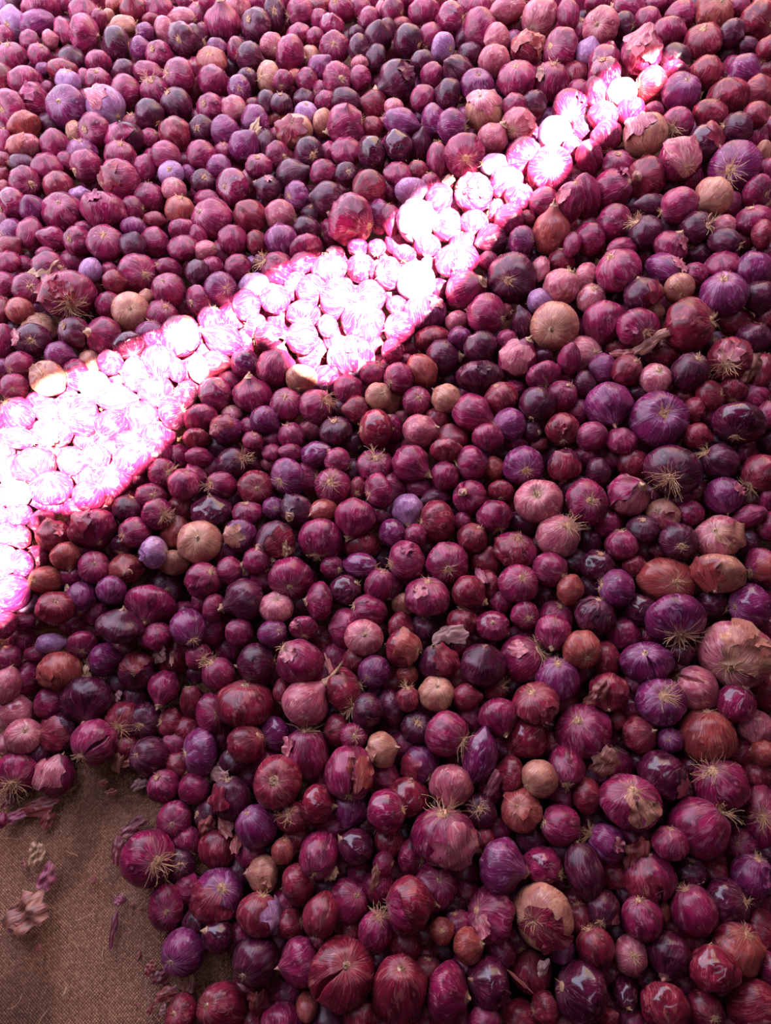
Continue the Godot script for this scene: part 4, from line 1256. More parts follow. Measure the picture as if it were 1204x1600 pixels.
const HEAP := """
-332 39 -156 -30 85 -43 -169 247 247 249 m R -
-284 45 -153 82 13 -56 -166 234 234 231 m R -
-263 35 -118 74 -68 -3 -173 235 235 189 d X -
-142 88 -64 20 50 -84 -171 166 166 180 o D -
-3 111 -48 -91 -40 -9 177 155 155 142 m X -
-127 79 25 -89 -37 28 179 203 203 167 r X -
-101 80 118 9 72 69 173 143 143 214 o X -
-31 96 126 -1 -31 95 178 237 237 211 r X -
-166 47 116 84 49 23 171 167 167 141 r X -
37 95 -57 -80 -55 -23 176 255 255 179 m X -
228 104 54 -4 68 74 -165 188 188 170 p X -
92 72 6 -9 -64 -76 174 197 197 160 d X -
73 111 32 -6 100 -3 114 161 167 144 o R -
55 69 60 23 -26 94 -178 159 159 147 r X -
123 111 133 53 62 -58 168 212 212 212 m X -
203 93 120 98 -16 -11 173 216 216 170 r X -
409 114 -38 0 -68 73 -155 216 216 184 d X -
460 85 -55 10 -65 76 -152 176 176 120 r X -
363 107 10 96 14 26 -176 167 167 148 o X -
323 99 -9 -80 43 -41 170 137 137 137 d X -
495 106 33 -52 -86 -3 -180 290 290 197 r X T
487 118 74 98 12 -16 173 215 215 146 m X -
304 106 100 14 -71 -70 159 162 162 244 d X G
278 104 129 57 74 -34 164 114 114 171 r X -
-591 70 -344 -46 89 -4 165 200 200 185 m X -
-570 35 -321 99 -9 13 -169 305 305 214 m X P
-445 61 -343 99 -7 -8 -163 270 270 248 p X -
-424 33 -312 -50 77 -40 -179 200 200 202 d X -
-525 44 -278 -88 -13 46 157 245 245 241 m X -
-577 39 -265 71 -57 -41 -157 298 298 280 k X G
-377 30 -254 3 87 50 136 281 294 250 d D -
-336 32 -251 71 -70 -7 -165 240 240 186 r X -
-590 25 -221 -20 -49 -85 -150 148 148 222 k X -
-567 31 -109 79 -60 -9 -172 114 114 77 m X -
-530 71 -367 100 2 -4 -162 163 163 244 l X -
-481 68 -366 23 54 81 154 243 243 165 m R -
-556 61 -353 -98 18 0 165 122 122 179 m X -
-291 79 -343 58 71 40 -167 219 219 191 m R H
-296 57 -321 -9 28 96 163 173 173 141 d X -
-258 78 -316 -35 80 -49 -178 257 257 267 m R H
-17 118 -308 -36 71 61 164 248 261 219 p R -
-72 97 -227 -77 58 28 166 237 237 183 r X -
-46 117 -214 10 99 12 -86 197 197 173 m R H,S
-266 66 -258 53 84 14 -154 318 235 244 m D -
-300 43 -278 15 -73 67 168 212 212 318 r X P
-167 72 -226 -65 62 44 163 279 279 206 p D G
-226 61 -189 13 -76 63 169 227 227 192 d X P
-50 97 -118 -13 33 93 176 240 240 226 p N -
-131 92 -108 -18 98 -2 165 221 252 206 r R H
-157 93 -286 -7 -15 -99 -173 129 129 193 r X -
33 110 -307 -16 -73 66 178 166 166 150 o X -
33 123 -266 -2 72 -69 178 181 181 199 r R H
118 126 -268 89 45 -2 -166 206 206 206 r N -
162 110 -282 52 85 -11 -163 173 173 218 r R H
8 99 -259 -95 12 28 168 287 287 195 d X -
46 108 -229 1 100 -9 178 243 245 214 d R -
176 115 -162 -98 17 -12 171 275 275 187 r X -
132 107 -115 -17 99 0 118 224 242 205 d R H
327 129 -323 98 16 7 -163 291 291 222 r X -
401 140 -205 -40 91 10 120 181 180 159 p R -
528 140 -187 91 19 37 -162 184 184 180 o X -
280 120 -133 81 56 16 -170 249 249 194 r X -
366 101 -185 -25 53 -81 158 172 172 141 d X -
437 150 -328 11 -1 99 -157 187 187 150 d X -
334 125 -236 -98 21 0 167 148 148 115 r X -
-644 99 -667 -4 13 99 148 280 280 280 p X -
-539 116 -676 -47 77 44 128 249 249 223 m X -
-397 109 -701 40 84 -38 -136 288 288 196 m X -
-491 128 -602 73 57 -39 -138 269 269 269 m X -
-618 114 -612 -74 -49 46 136 229 229 229 k X -
-608 113 -575 19 15 97 155 226 226 156 p X -
-570 84 -610 33 57 -76 -146 259 259 176 p X -
-519 100 -589 13 8 -99 -153 242 242 215 m X -
-628 96 -544 95 -14 -28 -150 225 225 184 m X -
-599 107 -536 43 -75 -51 -133 195 195 150 r X -
-621 98 -500 41 -82 -40 -133 250 250 170 r X -
-588 107 -490 -50 64 58 139 229 229 167 p X -
-636 113 -574 94 -9 -34 -147 151 151 103 m X -
-569 104 -569 -9 -5 -99 -155 213 213 157 m X -
-394 113 -610 39 81 43 -126 215 266 211 m D -
-378 116 -651 65 71 28 -130 267 253 227 m R H
-431 78 -660 -35 11 -93 -172 266 266 216 m X -
-429 113 -584 -40 -56 73 150 253 253 235 d X P
-410 116 -540 49 -65 -58 -139 259 259 268 m X C
-349 86 -554 14 81 -58 -156 286 286 267 o X -
-434 92 -525 -4 -32 -95 -156 222 222 151 d X G
-575 82 -509 66 -75 -7 -154 224 224 180 m X -
-545 100 -463 -23 90 36 119 226 226 340 o R -
-512 89 -473 16 4 99 159 180 180 163 m X -
-351 83 -500 2 23 97 162 265 265 180 t X -
-438 99 -446 -4 24 97 156 245 245 228 p X -
-587 60 -437 99 7 -16 -156 209 209 177 l X -
-568 52 -415 14 24 96 154 181 181 140 m X -
-473 57 -421 -9 30 95 154 234 234 204 m X -
-597 97 -389 -65 76 -7 165 223 223 188 m X -
-579 74 -402 -100 5 8 159 151 151 211 m X -
-363 76 -377 -7 80 -59 -163 267 267 200 m X T
-277 67 -389 -58 55 60 153 230 230 265 m N -
-228 99 -376 -73 68 -12 162 222 222 222 m X -
-270 99 -416 88 37 30 -162 232 232 158 m N -
-326 102 -650 94 30 -14 -146 272 272 185 m X S
-275 118 -627 -50 81 31 131 238 238 280 m R H
-132 101 -651 -80 -59 -13 142 302 302 205 m X -
-46 124 -617 -6 61 79 170 160 220 163 r R -
-18 138 -654 6 99 -15 -163 314 314 214 m R H
-11 148 -600 83 -31 -47 -151 300 300 207 m X -
-229 113 -577 5 -82 57 171 261 261 199 m X -
-186 117 -585 22 83 51 -152 189 187 165 p D -
-206 118 -488 -74 22 -63 169 226 226 226 m X -
-250 110 -475 98 -1 -19 -156 232 232 212 m X -
-40 103 -520 3 -5 100 179 321 321 256 r X -
-40 124 -479 -91 -34 -23 156 204 204 284 p X G
-86 112 -481 69 55 47 -155 192 192 192 m R -
-293 75 -437 -2 94 35 94 235 221 228 m N -
-63 115 -440 75 59 -31 -156 261 261 248 d R G
-10 130 -442 24 81 -54 -169 230 230 277 m R -
-25 122 -403 -90 44 -7 159 252 252 280 m R -
-174 110 -371 62 79 6 -147 214 247 197 p R -
-64 101 -382 -89 41 17 160 319 319 238 m X S
101 164 -666 -6 -1 100 -177 282 282 192 r X -
141 161 -645 -98 4 19 151 294 294 258 m R S
98 151 -627 -43 -25 87 171 243 243 234 m N P
179 150 -641 -96 11 26 152 211 211 180 o X -
11 115 -620 92 32 24 -150 316 316 230 m X -
55 123 -620 73 43 54 -149 181 181 263 m X -
85 128 -596 -79 47 39 149 199 199 286 d X -
188 151 -598 12 -17 -98 173 222 222 161 r X T
124 140 -549 -90 29 34 154 151 151 134 m X -
138 145 -516 42 77 -49 -168 250 250 235 r R -
11 132 -531 -92 13 37 156 245 245 214 p X G
48 141 -523 72 -3 69 -160 193 193 189 m N -
220 132 -547 24 4 -97 176 261 261 197 d X -
161 119 -485 15 86 -48 180 259 259 259 r X -
281 153 -426 88 38 30 -155 246 246 193 o N -
11 100 -452 22 -20 -95 -175 173 173 260 m X -
159 121 -444 94 -31 -13 -157 268 268 198 r X -
178 126 -415 -32 58 -75 163 184 184 172 m X -
211 142 -389 5 83 56 -142 222 222 194 m R -
261 117 -392 -22 -88 41 -177 290 290 290 m X S
62 105 -383 11 -83 55 -172 239 239 195 d X -
25 109 -379 77 60 24 -157 264 264 180 r X -
117 130 -383 6 -51 86 -173 247 247 206 r X -
211 100 -367 88 -47 11 -157 184 184 276 m X -
31 105 -420 -7 -22 -97 177 215 215 156 t X -
475 183 -541 -7 68 -73 155 213 213 198 m X -
554 200 -527 73 69 -1 -156 175 175 263 m X -
349 159 -535 -40 -5 92 -175 253 253 211 m X -
364 172 -492 -7 61 -79 160 263 263 235 m D S
397 181 -515 18 -89 42 -144 257 257 198 d X -
552 176 -493 96 -29 1 -150 235 235 168 d X -
585 209 -550 5 -81 58 -148 122 122 183 m X -
585 193 -514 98 -16 -6 -153 235 235 160 m X -
326 158 -463 -11 -86 49 -168 268 268 245 d X G,T
383 160 -462 -27 3 96 -167 196 196 164 r X -
383 149 -395 76 64 -15 -165 245 245 245 d X G
496 151 -406 -67 -52 -53 148 256 256 233 d X -
422 160 -489 -95 25 16 156 146 146 125 r X -
-727 150 -1101 4 100 -8 -122 243 243 175 m X -
-647 145 -1089 89 36 28 -130 329 329 329 m R -
-710 125 -1117 -93 -9 35 130 200 200 186 m X -
-566 146 -1084 -8 -3 100 150 218 218 254 l D -
-679 140 -1043 50 70 51 -76 309 310 272 m D -
-724 140 -1053 97 25 3 -131 243 243 194 m X -
-539 130 -1097 -36 19 -91 -176 182 182 158 m X -
-516 146 -1053 99 10 -7 -134 243 243 207 r X -
-420 135 -1101 68 -66 -32 -124 190 190 279 m X -
-524 133 -1008 -95 7 -31 146 257 257 240 m X -
-418 133 -984 -40 -90 17 115 302 302 255 m X -
-454 133 -1029 14 93 -34 -144 162 162 141 t X -
-683 141 -987 -51 40 -76 -179 255 255 255 o X -
-667 121 -1005 -99 12 1 140 146 146 110 p X -
-723 135 -994 5 -9 99 151 188 188 282 r X -
-703 132 -920 5 67 -74 -152 220 220 330 m X -
-650 120 -968 -43 -88 21 109 315 315 214 t X -
-573 140 -936 -39 90 20 117 294 294 283 d D -
-434 131 -941 -10 -73 67 158 300 300 236 p X -
-594 130 -889 99 12 9 -141 280 280 270 p N -
-661 132 -868 -31 57 76 123 248 248 260 m R -
-695 124 -868 71 -52 -47 -132 171 171 153 p X -
-543 115 -890 28 -42 86 171 220 220 204 t X -
-496 139 -868 -48 -83 28 122 231 231 231 m X -
-562 120 -855 56 -65 -51 -127 294 294 223 m X -
-522 127 -828 -37 30 -88 -173 273 273 242 l X -
-493 103 -872 -15 29 -95 -166 205 205 205 m X P
-591 123 -772 -87 49 8 146 255 255 241 p X -
-580 101 -825 -98 -10 -19 147 143 143 214 m X -
-624 110 -805 25 -30 92 164 214 214 162 m X -
-635 124 -718 -98 16 -15 153 198 198 287 m X -
-409 126 -814 -37 2 -93 -176 317 317 251 r X -
-482 125 -801 99 -12 -7 -144 258 258 337 p X -
-479 122 -744 51 -2 -86 -145 284 284 284 d X -
-373 128 -768 -94 -30 16 141 319 319 217 d X -
-447 113 -718 99 13 -1 -146 194 194 263 m X -
-405 92 -738 30 -32 90 174 330 330 256 m X -
-376 130 -857 12 89 -43 -153 154 154 231 m X -
-353 130 -804 93 -35 -7 -144 256 256 198 d X -
-536 84 -740 2 37 -93 -158 244 244 198 r X -
-664 112 -729 -30 -86 41 128 164 164 141 r X -
-560 104 -933 -85 39 35 136 161 161 210 m X -
-336 133 -1102 -8 -6 99 160 231 231 208 m X P
-284 144 -1094 -62 46 64 127 247 247 274 m N -
-361 147 -1078 -10 -14 99 159 215 215 254 d N -
-260 120 -1121 94 32 11 -131 201 201 160 l X -
-311 150 -1033 55 61 57 -120 314 311 273 p R -
-206 149 -1083 -81 58 -7 135 321 321 326 m R H
-242 138 -1103 -8 -84 54 165 166 166 235 d X -
-159 157 -1091 -79 18 59 135 206 206 285 m X -
-107 159 -1075 14 -57 81 -177 348 348 267 m X -
-47 146 -1088 -7 -97 23 164 295 295 272 d X -
-10 153 -1065 -19 97 -14 135 204 204 305 m X -
-353 138 -1015 62 -48 -62 -128 289 289 196 m X -
-296 115 -1038 -81 50 31 131 133 133 189 m X -
-260 146 -996 -81 42 41 132 303 303 253 m X -
-325 136 -972 -24 -85 46 148 254 254 237 m X -
-292 115 -997 -24 -65 73 157 276 276 261 m X -
-171 138 -1051 88 14 46 -140 288 288 196 m X -
-140 155 -1024 -87 -15 -47 140 302 302 274 m X -
-30 164 -999 92 -18 -34 -137 315 315 298 m X -
-152 147 -974 -5 2 -100 -175 317 317 215 m X -
-105 158 -936 -79 34 50 136 216 216 175 m X -
-240 137 -954 95 -29 -10 -139 237 237 206 m X -
-212 143 -923 97 25 -3 -138 296 296 280 d X -
-259 106 -946 -94 -21 26 139 240 240 227 m X -
-355 110 -950 -35 -89 30 131 158 158 237 m X -
-255 132 -872 -92 -27 -28 141 271 271 249 p X G
-314 116 -882 100 1 1 -142 243 243 317 r X -
-335 139 -854 24 -16 96 174 186 186 279 k X -
-107 124 -840 -68 34 65 142 277 277 277 p X -
-138 107 -918 -82 -28 -49 142 317 317 272 m X -
-92 125 -934 49 -80 34 -148 238 238 238 m X -
-285 113 -844 -5 97 -25 -175 231 231 186 m X -
-347 102 -831 -3 -28 96 164 189 189 283 d X -
-323 122 -758 25 1 97 174 314 314 244 m X -
-174 137 -777 11 99 2 -74 291 314 260 m D -
-66 144 -806 -49 -25 84 159 266 266 259 m N -
-23 152 -833 63 67 -39 -146 229 229 224 m R -
-210 133 -748 85 -19 49 -156 263 263 256 p N -
-272 118 -772 12 -94 31 -179 193 193 133 k X -
-50 143 -763 -86 43 27 141 252 252 233 r X -
-85 138 -723 11 -93 36 -174 292 292 228 d X P
-241 118 -741 -70 51 51 139 192 192 131 m X -
-227 134 -705 -32 -88 35 143 181 181 151 m X -
-199 107 -726 -77 60 20 141 194 194 155 m X -
-163 125 -721 28 -87 40 -166 236 236 236 m X -
-132 113 -741 3 -16 99 175 225 225 153 k X T
-12 158 -781 32 89 34 -90 241 244 211 t R -
-79 126 -776 90 -19 -40 -145 180 180 165 d X -
-173 105 -760 -23 -87 43 154 165 165 112 m X -
-312 91 -739 73 -47 -50 -140 151 151 133 m X -
-327 121 -717 4 15 99 164 236 236 160 r X -
-56 119 -711 -67 -25 -70 155 177 177 177 d X -
-320 116 -683 -70 69 20 141 179 179 249 m X -
-228 107 -701 10 5 -99 -166 191 191 130 m X -
-195 123 -688 -18 92 -36 173 173 173 137 m X -
-161 128 -685 -82 52 25 143 160 160 232 m X -
-81 135 -665 -92 -7 -39 152 230 230 230 m X -
-202 102 -679 97 -15 21 -152 133 133 133 k X -
6 183 -1040 79 -42 -45 -130 300 300 219 m X -
31 156 -1090 80 57 18 -126 213 213 320 d X -
82 167 -1059 18 -89 41 -159 198 198 297 m X -
187 208 -1046 -34 88 -33 139 186 186 170 m X -
279 217 -1018 -22 -9 97 -178 170 170 256 k X -
21 164 -980 17 16 -97 -173 203 203 161 m X -
25 173 -920 80 -49 -34 -132 283 283 283 m X -
12 168 -869 -86 31 40 139 241 241 180 m X G
215 188 -943 -66 -49 -57 129 152 152 127 r X -
128 177 -930 -11 -2 -99 168 214 214 189 k X -
84 157 -907 -15 46 -87 170 336 336 229 r X -
131 182 -889 8 -48 87 -171 226 226 195 p X -
166 187 -865 42 -31 85 -157 304 304 277 d N -
211 195 -874 -93 -28 -23 138 178 178 178 m X P
241 200 -903 -30 76 -58 153 195 195 283 d N -
270 215 -943 90 39 19 -135 225 225 209 l X -
63 167 -828 25 40 88 -157 277 314 293 o N -
271 196 -834 7 -3 -100 168 176 176 122 d X -
268 197 -794 -13 -7 -99 160 309 309 210 m X S
308 218 -813 2 92 -39 167 190 190 285 m X S
217 167 -787 -95 9 30 147 179 179 242 m X -
295 188 -759 31 93 -20 -154 267 267 284 m R -
54 158 -771 14 94 31 -53 252 259 223 m R -
9 129 -793 90 43 9 -141 268 268 182 t X -
23 171 -809 -72 41 57 141 278 278 231 m R -
3 143 -858 25 70 -66 -167 151 151 124 m X -
36 152 -861 -2 -2 -100 177 152 152 126 m X -
243 173 -699 58 68 44 -132 184 184 170 d R -
89 140 -744 43 0 -90 -168 236 236 236 r X -
12 125 -734 20 -89 41 -163 200 200 300 m X -
27 126 -760 -7 -10 -99 175 134 134 109 k X -
109 143 -702 -12 79 -61 169 333 333 226 r N -
169 178 -684 -18 -12 98 -178 266 266 215 m X -
112 134 -833 84 -54 -5 -136 183 183 183 d X -
259 159 -683 -88 19 44 153 121 121 182 r X -
42 126 -700 -87 -35 -34 146 119 119 179 m X -
220 151 -688 1 -11 99 -169 215 215 146 m X -
355 224 -984 -83 -34 -44 131 302 302 205 k X -
360 222 -942 -4 -98 18 -172 268 268 248 k X G
527 268 -953 -90 37 -24 128 207 207 216 m R -
571 278 -965 -36 90 -22 111 288 288 196 m X -
620 276 -897 5 -43 90 -152 269 269 269 d N -
462 227 -908 72 49 49 -129 206 206 169 t X F
592 239 -875 -96 28 -5 132 251 251 336 r X -
607 251 -830 -27 -36 89 -165 281 281 249 d X -
340 197 -840 53 76 38 -121 322 322 298 k R S
364 210 -802 -92 34 18 138 244 244 209 p X S
399 223 -786 37 92 -9 -144 261 261 263 r R -
546 238 -834 -24 84 49 -23 193 193 169 d R -
336 198 -778 67 66 33 -132 229 229 168 d X -
564 224 -743 11 -1 -99 155 249 249 186 r X -
526 225 -733 -60 -76 -26 133 274 274 209 r X -
498 219 -709 -100 -4 -1 146 220 220 173 r X -
495 216 -662 79 41 45 -140 217 217 217 r X -
334 196 -675 71 71 3 -144 240 240 263 m N S
380 199 -664 -3 91 -42 157 260 260 204 m X S
611 240 -773 -38 -15 91 -167 212 212 319 r X F,T
604 236 -688 -32 -21 93 -163 166 166 249 m X -
545 192 -662 99 12 -2 -150 208 208 282 d X -
424 196 -757 6 10 99 -154 196 196 160 d X -
273 197 -920 97 21 -15 -142 121 121 103 m X -
343 176 -620 76 59 27 -143 241 241 195 d X -
314 154 -598 -4 -24 -97 160 276 276 187 d X -
-858 155 -1651 -97 -19 16 119 339 339 242 r X -
-805 156 -1638 -19 50 -85 -167 382 382 307 m X -
-814 162 -1538 -41 45 80 110 388 388 264 m R S
-708 159 -1634 -30 -93 21 112 284 284 240 l X -
-728 153 -1677 5 52 -85 -155 363 363 247 r X -
-777 151 -1686 -83 -56 -6 104 174 174 174 p X -
-754 151 -1623 -56 57 60 108 152 152 152 m X -
-678 151 -1658 -20 38 -90 -170 154 154 231 m X -
-643 156 -1641 -18 -98 -4 62 287 287 256 m X -
-576 153 -1604 -85 28 43 120 379 379 318 m X -
-589 156 -1675 40 -44 81 -173 268 268 246 d X -
-534 156 -1667 94 -13 31 -131 260 260 353 m X -
-511 156 -1600 -1 99 10 27 321 321 321 m R H
-461 165 -1642 70 -54 -46 -111 397 397 326 m X T
-456 156 -1556 -41 91 1 118 355 355 355 d R -
-550 140 -1515 2 -97 25 167 242 242 221 r X -
-775 156 -1488 48 -34 81 -177 358 358 243 o X -
-736 130 -1526 41 83 -36 -121 295 295 245 d X -
-698 155 -1427 -7 93 -35 -167 307 307 325 m N -
-668 148 -1478 61 -35 -71 -118 237 237 162 t X -
-622 157 -1469 -44 64 63 102 381 381 294 m D -
-644 147 -1419 -6 -97 23 147 343 343 233 p X -
-506 143 -1464 -75 -67 2 109 220 220 220 m X T
-448 156 -1462 45 -50 74 -167 346 346 346 r N T
-754 154 -1372 99 -15 7 -133 201 201 301 d X -
-701 155 -1359 11 99 -6 -98 318 318 266 m N -
-738 153 -1317 72 40 56 -127 332 321 285 m R -
-669 146 -1386 -93 -36 -10 120 231 231 180 m X -
-616 164 -1353 59 -25 -77 -124 332 332 313 m X -
-553 157 -1390 -19 -98 10 105 339 339 313 m X -
-501 150 -1359 28 63 -72 -148 241 241 312 m X -
-459 155 -1389 97 5 23 -130 339 339 317 m N -
-441 156 -1339 4 90 43 23 276 257 232 l D -
-411 142 -1356 -79 20 57 127 194 194 156 p X -
-668 153 -1308 -17 68 -71 -169 314 314 279 r X -
-751 149 -1259 85 -12 -51 -127 341 341 280 m X G
-705 151 -1239 -5 100 4 83 280 280 317 p N -
-624 144 -1287 31 -47 83 176 242 242 183 l X -
-484 135 -1291 -1 -54 84 163 333 333 315 m X -
-431 152 -1296 -33 -94 6 98 260 260 234 k X -
-513 141 -1254 -99 -11 -5 130 259 259 239 m X -
-412 150 -1240 -15 -95 29 142 309 309 287 o X -
-463 142 -1222 99 6 16 -133 172 172 232 r X -
-780 145 -1300 97 16 17 -129 227 227 168 r X -
-745 139 -1190 51 -68 -53 -113 288 288 214 p X -
-701 147 -1177 20 42 -89 -146 264 264 333 m X -
-656 143 -1169 -67 67 31 124 248 248 289 m N G
-499 148 -1193 -19 -43 88 153 265 265 205 p X -
-602 150 -1156 -27 74 61 97 284 284 284 m R -
-546 155 -1147 27 94 19 -43 366 366 249 m D -
-491 152 -1142 43 85 -31 -124 279 279 245 d X -
-458 134 -1169 78 -30 -55 -129 304 304 286 m X -
-395 147 -1142 -7 97 -24 -177 314 314 213 m X -
-401 143 -1190 0 10 -99 -162 302 302 206 m X -
-735 145 -1140 78 44 -45 -125 250 250 250 r X -
-664 145 -1130 -99 -1 12 133 119 119 179 m X -
-599 141 -1196 -1 20 -98 -156 218 218 148 m X -
-768 144 -1215 54 -62 -57 -115 187 187 127 m X -
-812 148 -1447 -5 -72 69 153 183 183 275 m X -
-798 149 -1387 -16 26 -95 -159 197 197 169 r X -
-796 143 -1350 59 78 -21 -106 160 160 160 r X T
-432 153 -1677 15 -98 13 -149 161 161 237 m X -
-386 156 -1638 57 80 19 -88 344 344 344 m N T
-324 159 -1607 16 60 78 -7 265 303 250 p D G
-314 144 -1651 -33 -94 -7 82 259 259 356 d X -
-263 158 -1649 71 -48 -53 -112 343 343 233 t X C
-226 171 -1616 -6 11 99 160 228 253 207 m R -
-203 156 -1650 -62 -78 -8 102 192 192 192 o X -
-174 165 -1625 -92 16 35 122 284 284 242 m X -
-147 168 -1665 68 67 -29 -126 287 287 287 p X -
-105 182 -1607 35 60 72 -85 351 325 296 m D -
-56 184 -1608 -78 50 38 112 260 260 236 m X -
-382 156 -1546 -33 79 51 81 311 311 294 m D -
-331 156 -1545 73 40 56 -117 279 279 279 k R -
-259 160 -1559 12 8 99 176 233 266 247 d N -
-225 172 -1539 -2 -98 20 168 240 240 218 d X -
-220 137 -1628 3 57 -82 -172 231 231 186 m X -
-178 165 -1565 -8 100 -5 129 241 241 191 d X -
-171 166 -1516 -16 -99 2 98 257 257 230 l X -
-143 161 -1600 78 -15 -60 -125 205 205 158 m X -
-129 167 -1551 13 -40 91 -177 259 259 234 m X -
-395 156 -1478 -14 68 71 78 289 272 245 d D -
-344 156 -1472 -80 38 46 120 329 329 294 p X -
-280 158 -1496 -66 38 64 119 367 367 252 p X -
-292 150 -1564 -75 -65 11 116 169 169 169 r X -
-230 132 -1542 -7 49 -87 -177 283 283 236 o X -
-132 167 -1483 86 24 44 -124 291 291 198 t X -
-85 178 -1541 97 -18 14 -126 263 263 345 d X -
-72 144 -1606 16 -97 17 -143 285 285 264 m X -
-385 155 -1394 -68 27 68 124 321 321 298 m X -
-297 160 -1416 64 72 -28 -124 335 335 337 p N -
-257 153 -1441 1 -22 98 170 201 201 301 d X -
-225 160 -1388 80 37 47 -122 302 302 206 m R -
-159 168 -1386 38 48 79 -124 332 308 281 d R -
-118 158 -1400 83 19 52 -129 232 232 207 m X -
-81 176 -1381 1 100 2 93 334 334 242 m X -
-27 187 -1362 -93 -14 34 131 356 356 271 d X G
-27 177 -1454 -54 84 -3 115 233 233 233 r X -
-345 154 -1360 88 19 44 -130 266 266 266 p X S
-341 147 -1414 -10 -99 7 114 217 217 217 m X -
-260 165 -1348 -6 -100 4 118 281 281 253 m X -
-374 153 -1319 32 87 38 -47 261 252 224 d D -
-286 130 -1342 27 86 -42 -145 220 220 304 k X -
-190 161 -1328 89 46 6 -122 332 332 332 d N -
-127 168 -1325 -73 0 68 136 280 280 286 m X P
-79 181 -1309 26 77 58 -60 233 234 204 d R -
-179 160 -1269 -69 47 55 120 309 309 210 p R S
-115 172 -1246 -90 38 23 127 339 339 320 d X T
-365 144 -1279 87 39 29 -123 193 193 289 m X -
-270 151 -1221 -53 85 -1 124 341 341 345 r N -
-210 155 -1221 -96 6 -26 135 306 306 315 k X -
-228 130 -1290 14 13 -98 -162 210 210 185 r X -
-155 155 -1182 -20 -35 91 164 283 283 249 d X T
-299 151 -1159 21 95 -23 -134 292 292 270 m N -
-252 149 -1153 -97 -26 -4 131 249 249 194 r X -
-203 152 -1154 -15 30 -94 -179 334 334 312 p X -
-154 151 -1134 29 -9 95 -171 341 341 232 m X -
-368 148 -1171 -24 88 -41 170 174 174 217 m N -
-353 145 -1136 -91 -40 -8 127 189 189 264 k X -
-109 138 -1191 82 -25 -51 -131 288 288 223 m X -
-149 143 -1238 -1 -100 1 -96 224 224 192 d X -
-13 162 -1208 89 -24 -39 -130 336 336 228 p X -
-53 163 -1126 3 20 -98 -176 214 214 145 p X -
-16 174 -1114 15 29 -95 -172 178 178 158 m X -
-96 156 -1121 -76 56 33 123 125 125 188 d X -
100 208 -1580 -65 -49 58 143 264 264 267 m N -
76 183 -1636 15 -99 2 -102 169 169 143 m X -
153 219 -1577 -60 74 29 93 315 315 364 d N -
131 214 -1507 -96 10 -26 125 336 336 272 d X -
78 204 -1509 69 71 -16 -125 269 269 271 m N -
18 192 -1499 -19 -94 29 153 215 215 178 k X -
31 194 -1448 91 4 41 -128 285 285 372 p X S
25 192 -1373 85 50 16 -121 350 350 283 d X G
71 179 -1389 13 97 -18 -151 233 233 350 d X -
100 200 -1438 96 21 -20 -129 377 377 257 p X -
135 218 -1403 -90 -31 -29 123 346 346 297 p X T
259 243 -1428 1 92 38 -18 258 258 258 m N -
301 237 -1441 64 28 71 -121 292 292 239 d X -
224 209 -1603 69 48 54 -111 186 186 279 m X -
104 202 -1324 5 -64 76 -174 222 222 334 m X -
266 239 -1287 -64 -30 -70 125 361 361 313 m X -
214 227 -1275 91 -33 -25 -124 217 217 326 l X -
231 226 -1227 74 66 9 -123 325 325 320 m X -
24 193 -1293 0 99 -11 -179 289 289 196 m X -
64 190 -1306 11 -92 39 -166 222 222 204 r X T
88 200 -1260 12 -82 56 -167 201 201 184 m X -
51 193 -1244 6 25 -97 -179 335 335 228 l X -
104 202 -1216 76 64 -10 -129 264 264 264 m X -
251 233 -1182 -21 -96 17 147 285 285 244 m X -
213 214 -1180 23 -95 22 -134 161 161 120 r X -
229 225 -1131 -88 44 19 124 300 300 269 m X -
117 200 -1145 98 -19 6 -132 306 306 283 m X -
11 180 -1180 20 -47 86 -170 207 207 311 m X -
167 210 -1138 -21 -16 96 176 279 279 215 m X -
294 239 -1160 -99 10 -8 130 285 285 269 m X -
265 223 -1137 86 -10 -51 -138 157 157 138 r X -
248 226 -1076 -71 -58 -40 121 279 279 235 p X -
195 213 -1090 -88 23 42 134 299 299 276 d X -
146 191 -1097 20 -49 85 -164 287 287 272 m X -
79 190 -1102 -5 -35 93 -179 257 257 196 m X -
36 189 -1083 18 36 -91 -173 220 220 150 m X -
205 216 -1157 99 4 -10 -133 160 160 128 m X -
332 249 -1044 -25 -30 92 -178 155 155 233 m X -
357 256 -1283 26 -94 22 -125 185 185 277 m X -
7 163 -1279 94 11 -32 -133 251 251 171 m X -
435 286 -1469 34 -93 15 -110 321 321 302 m X G
413 275 -1421 -38 91 -16 111 246 246 327 m N -
516 297 -1416 -98 14 12 122 348 348 284 r D S
419 277 -1352 -12 -94 30 176 295 295 262 m X -
420 273 -1299 -21 33 -92 152 299 299 291 m X -
561 309 -1439 30 37 -88 177 264 264 184 m X -
513 288 -1350 -18 -27 95 -169 196 196 167 m X -
604 312 -1306 -49 -56 67 170 340 340 251 r X -
617 316 -1423 36 69 -63 -174 326 326 297 r X -
680 327 -1407 66 31 68 -116 340 340 301 p X -
697 328 -1348 42 67 62 -98 314 314 214 r X -
676 330 -1282 37 25 89 -120 234 234 234 r X -
640 317 -1260 98 -18 3 -122 296 296 278 d X -
681 313 -1205 -30 94 -17 104 140 140 210 t X T
383 265 -1249 -36 93 10 76 250 250 375 m N -
434 263 -1234 11 -99 6 -106 288 288 238 m X -
369 248 -1162 -21 94 -27 135 287 287 430 m N -
367 243 -1063 -90 18 39 136 291 291 267 m X -
458 268 -1051 -72 61 -33 124 303 303 300 d R H
478 272 -1115 -96 25 15 127 215 215 317 d X -
541 285 -1045 33 78 53 -97 282 282 282 d R H
650 308 -1108 -48 -39 -79 119 295 295 212 m X -
616 282 -1107 54 63 57 -113 227 227 158 m X -
